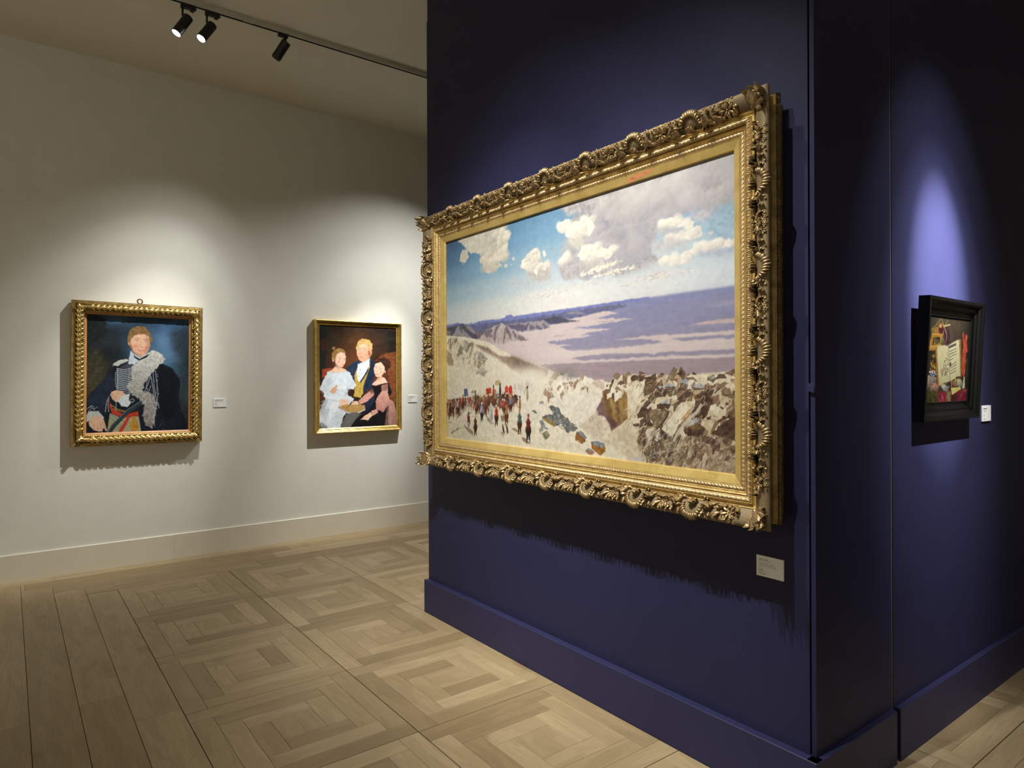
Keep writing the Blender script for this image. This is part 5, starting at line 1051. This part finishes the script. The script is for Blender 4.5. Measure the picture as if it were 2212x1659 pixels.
# ---------------------------------------------------------------- ceiling track and spotlights
tr = thing('lighting_track', 'long grey lighting track fixed to the ceiling along the pale wall', 'lighting track', Matrix.Translation((1.9, 5.17, HC)))
b = MB(); b.box(-7.2, -.4585, -.017, .017, -.037, 0); b.box(-.4570, 5.9, -.017, .017, -.037, 0); bevel(b.build('rail', M_TRACK, tr), .0012, 1)
b = MB(); b.box(-7.2, 5.9, -.0105, .0125, -.0375, -.034); b.build('slot', M_DARK, tr)
b = MB(); b.box(-7.2, 5.9, -.0175, -.0125, -.0392, -.0368); b.build('lip', M_TRLIP, tr)
b = MB(); b.box(-.492, -.425, -.0182, -.009, -.0398, -.0365); b.build('joint_cover', M_TRLIP, tr)
def spot(name, label, x, axis, L, R, head, lit, tall=True, sq=False, stem=.06):
    """track head: adapter under the track, stem, cylinder housing and lens"""
    t = thing('track_spotlight', label, 'spotlight', Matrix.Translation((x, 5.17, HC-.039)), 'spotlights on the ceiling track')
    b = MB(); 
    if tall:
        b.box(-.012, .082, -.016, .016, -.032, .001); b.box(.05, .075, -.012, .012, -.042, -.031); b.box(.078, .090, -.012, .012, -.026, -.012); b.box(.054, .060, -.012, .012, -.046, -.041); b.box(.066, .072, -.012, .012, -.046, -.041)
    else: b.box(-.022, .052, -.016, .016, -.026, .001)
    bevel(b.build('adapter', M_BLACK, t), .003, 2)
    d = Vector(axis).normalized(); c = Vector(head); q = Vector((0, 0, 1)).rotation_difference(d)
    b = MB(); b.tube([(0, 0, -.02), (0, 0, -.03-stem)] if tall else [(.032, 0, -.02), (.032, 0, -.046)], .0072 if tall else .011, 12); b.build('stem', M_BLACK, t, True)
    b = MB(); prof = [(.001, -L/2), (R-.003, -L/2), (R, -L/2+.003), (R, L/2-.022), (R, L/2)] if not sq else [(.001, -L/2), (R-.003, -L/2), (R, -L/2+.003), (R, L/2-.032), (R+.002, L/2-.028), (R+.002, L/2-.016), (R-.004, L/2)]
    prof += [(R-.003, L/2), (R-.004, L/2-.006), (.001, L/2-.0065)]
    seg = 32; V = []
    for p in prof:
        for k in range(seg): a = 2*math.pi*k/seg; V.append(tuple(q @ Vector((p[0]*math.cos(a), p[0]*math.sin(a), p[1]))+c))
    b.add(V, [(i*seg+k, i*seg+(k+1) % seg, (i+1)*seg+(k+1) % seg, (i+1)*seg+k) for i in range(len(prof)-1) for k in range(seg)])
    if sq:
        p = c+d*(-L/2-.012)+(q @ Vector((.0, -.016, 0))); b.tube([tuple(p), tuple(p+d*.016)], .0055, 10)
    h = recalc(b.build('housing', M_BLACK, t, True)); m = h.modifiers.new('split', 'EDGE_SPLIT'); m.split_angle = math.radians(35)
    b = MB(); V = [tuple(c+d*(L/2-.0045)+(q @ Vector(((R-.004)*math.cos(2*math.pi*k/seg), (R-.004)*math.sin(2*math.pi*k/seg), 0)))) for k in range(seg)]; b.add(V, [tuple(range(seg))]); b.build('lens', M_LENS if lit else M_LENSD, h)
    wp = Vector((x, 5.17, HC-.039))+c+d*(L/2+.004); return wp, d
def lamp(name, loc, target, power, size, color=(1, .95, .86), blend=1.0, rad=.012):
    l = bpy.data.lights.new(name, 'SPOT'); l.energy = power; l.spot_size = math.radians(size); l.spot_blend = blend; l.shadow_soft_size = rad; l.color = color
    o = bpy.data.objects.new(name, l); COL.objects.link(o); o.location = loc; o.rotation_euler = (Vector(target)-Vector(loc)).to_track_quat('-Z', 'Y').to_euler(); return o
NEU = (1, .985, .925); COOL = (1, 1, .97); WARM = (1, .94, .82); FILL = 540
w1, d1 = spot('a', 'black spotlight nearest the left, its lens lit dimly, beside another lit one', 1.0, (-.088, -.012, -.152), .165, .0335, (-.004, -.012, -.163), True)
w2, d2 = spot('b', 'black spotlight with a glaring lit lens, middle one on the track', 1.16, (-.086, -.034, -.140), .165, .0335, (-.006, -.018, -.163), True)
w3, d3 = spot('c', 'black spotlight seen from behind, alone further right on the track', 1.690, (-.40, .66, -.80), .155, .035, (.010, .03, -.116), False, False, True)
# lamps: the three heads seen, out-of-view ones aimed at the paintings, then added fill lamps
FAMP, L1P, L2P, STP = (3.85, 5.17, 4.06), (.62, 2.30, 4.12), (.62, 1.42, 4.12), (3.22, -.05, 4.12)
LAMPS = [
 ('spot_officer_core', w3, (.80, 6.56, 1.30), 34, NEU, 300), ('spot_officer', w3, (.80, 6.56, 1.60), 50, NEU, 140), ('spot_officer_spill', w3, (.86, 6.56, 1.55), 68, NEU, 60),
 ('spot_officer_cross', (3.05, 5.17, 4.06), (1.15, 6.56, 1.75), 50, NEU, 20),
 ('spot_family_core', FAMP, (2.95, 6.56, 1.25), 30, NEU, 480), ('spot_family', FAMP, (2.95, 6.56, 1.6), 50, NEU, 90), ('spot_family_spill', FAMP, (2.9, 6.4, .6), 100, NEU, 215),
 ('spot_family_cross', (5.2, 5.17, 4.06), (3.1, 6.56, 1.8), 46, NEU, 40),
 ('spot_landscape', L1P, (2.3, 3.40, 1.25), 52, NEU, 480), ('spot_landscape_spill', L1P, (2.3, 3.1, 1.2), 74, NEU, 170),
 ('spot_landscape_mid', (.62, 1.9, 4.12), (2.3, 2.25, 1.35), 46, NEU, 330), ('spot_landscape_mid_spill', (.62, 1.9, 4.12), (2.3, 2.2, 1.3), 68, NEU, 150),
 ('spot_landscape_cross', L2P, (2.3, 1.85, 1.15), 46, NEU, 260), ('spot_landscape_cross_spill', L2P, (2.2, 1.95, .9), 66, NEU, 150),
 ('spot_still_life_core', STP, (3.38, 1.26, 1.95), 17, COOL, 4700), ('spot_still_life', STP, (3.38, 1.26, 1.70), 28, COOL, 1000), ('spot_still_life_spill', STP, (3.36, 1.26, 1.75), 42, COOL, 280),
 ('spot_left', w1, tuple(w1+d1), 44, NEU, 40), ('spot_middle', w2, tuple(w2+d2), 44, NEU, 50),
]
for k, (p, q, e) in enumerate((((-4.0, 4.2, 4.12), (-5.5, 4.2, 1.7), 1), ((-4.0, 1.2, 4.12), (-5.5, 1.2, 1.7), 1), ((-4.0, -1.8, 4.12), (-5.5, -1.8, 1.7), 1), ((-2.5, -3.1, 4.12), (-2.5, -4.5, 1.7), 1), ((.5, -3.1, 4.12), (.5, -4.5, 1.7), 1), ((3.5, -3.1, 4.12), (3.5, -4.5, 1.7), .5), ((-2.6, 5.17, 4.06), (-2.6, 6.56, 1.7), .8))):
    LAMPS.append(('fill_spot_%s' % 'abcdefg'[k], p, q, 74, WARM, FILL*e))  # unseen lamps added so light bounced off the far walls fills the room
for nm, p, q, size, c, e in LAMPS: lamp(nm, p, q, e, size, c, 1, .013)

sc.view_settings.view_transform = 'Standard'; sc.view_settings.look = 'None'; sc.view_settings.exposure = 0; sc.view_settings.gamma = 1
try: sc.view_settings.use_curve_mapping = False
except Exception: pass
w = bpy.data.worlds.new('world'); sc.world = w; w.use_nodes = True
w.node_tree.nodes['Background'].inputs[0].default_value = (0, 0, 0, 1)
sc.cycles.max_bounces = 8; sc.cycles.diffuse_bounces = 6; sc.cycles.glossy_bounces = 4; sc.cycles.sample_clamp_indirect = 4
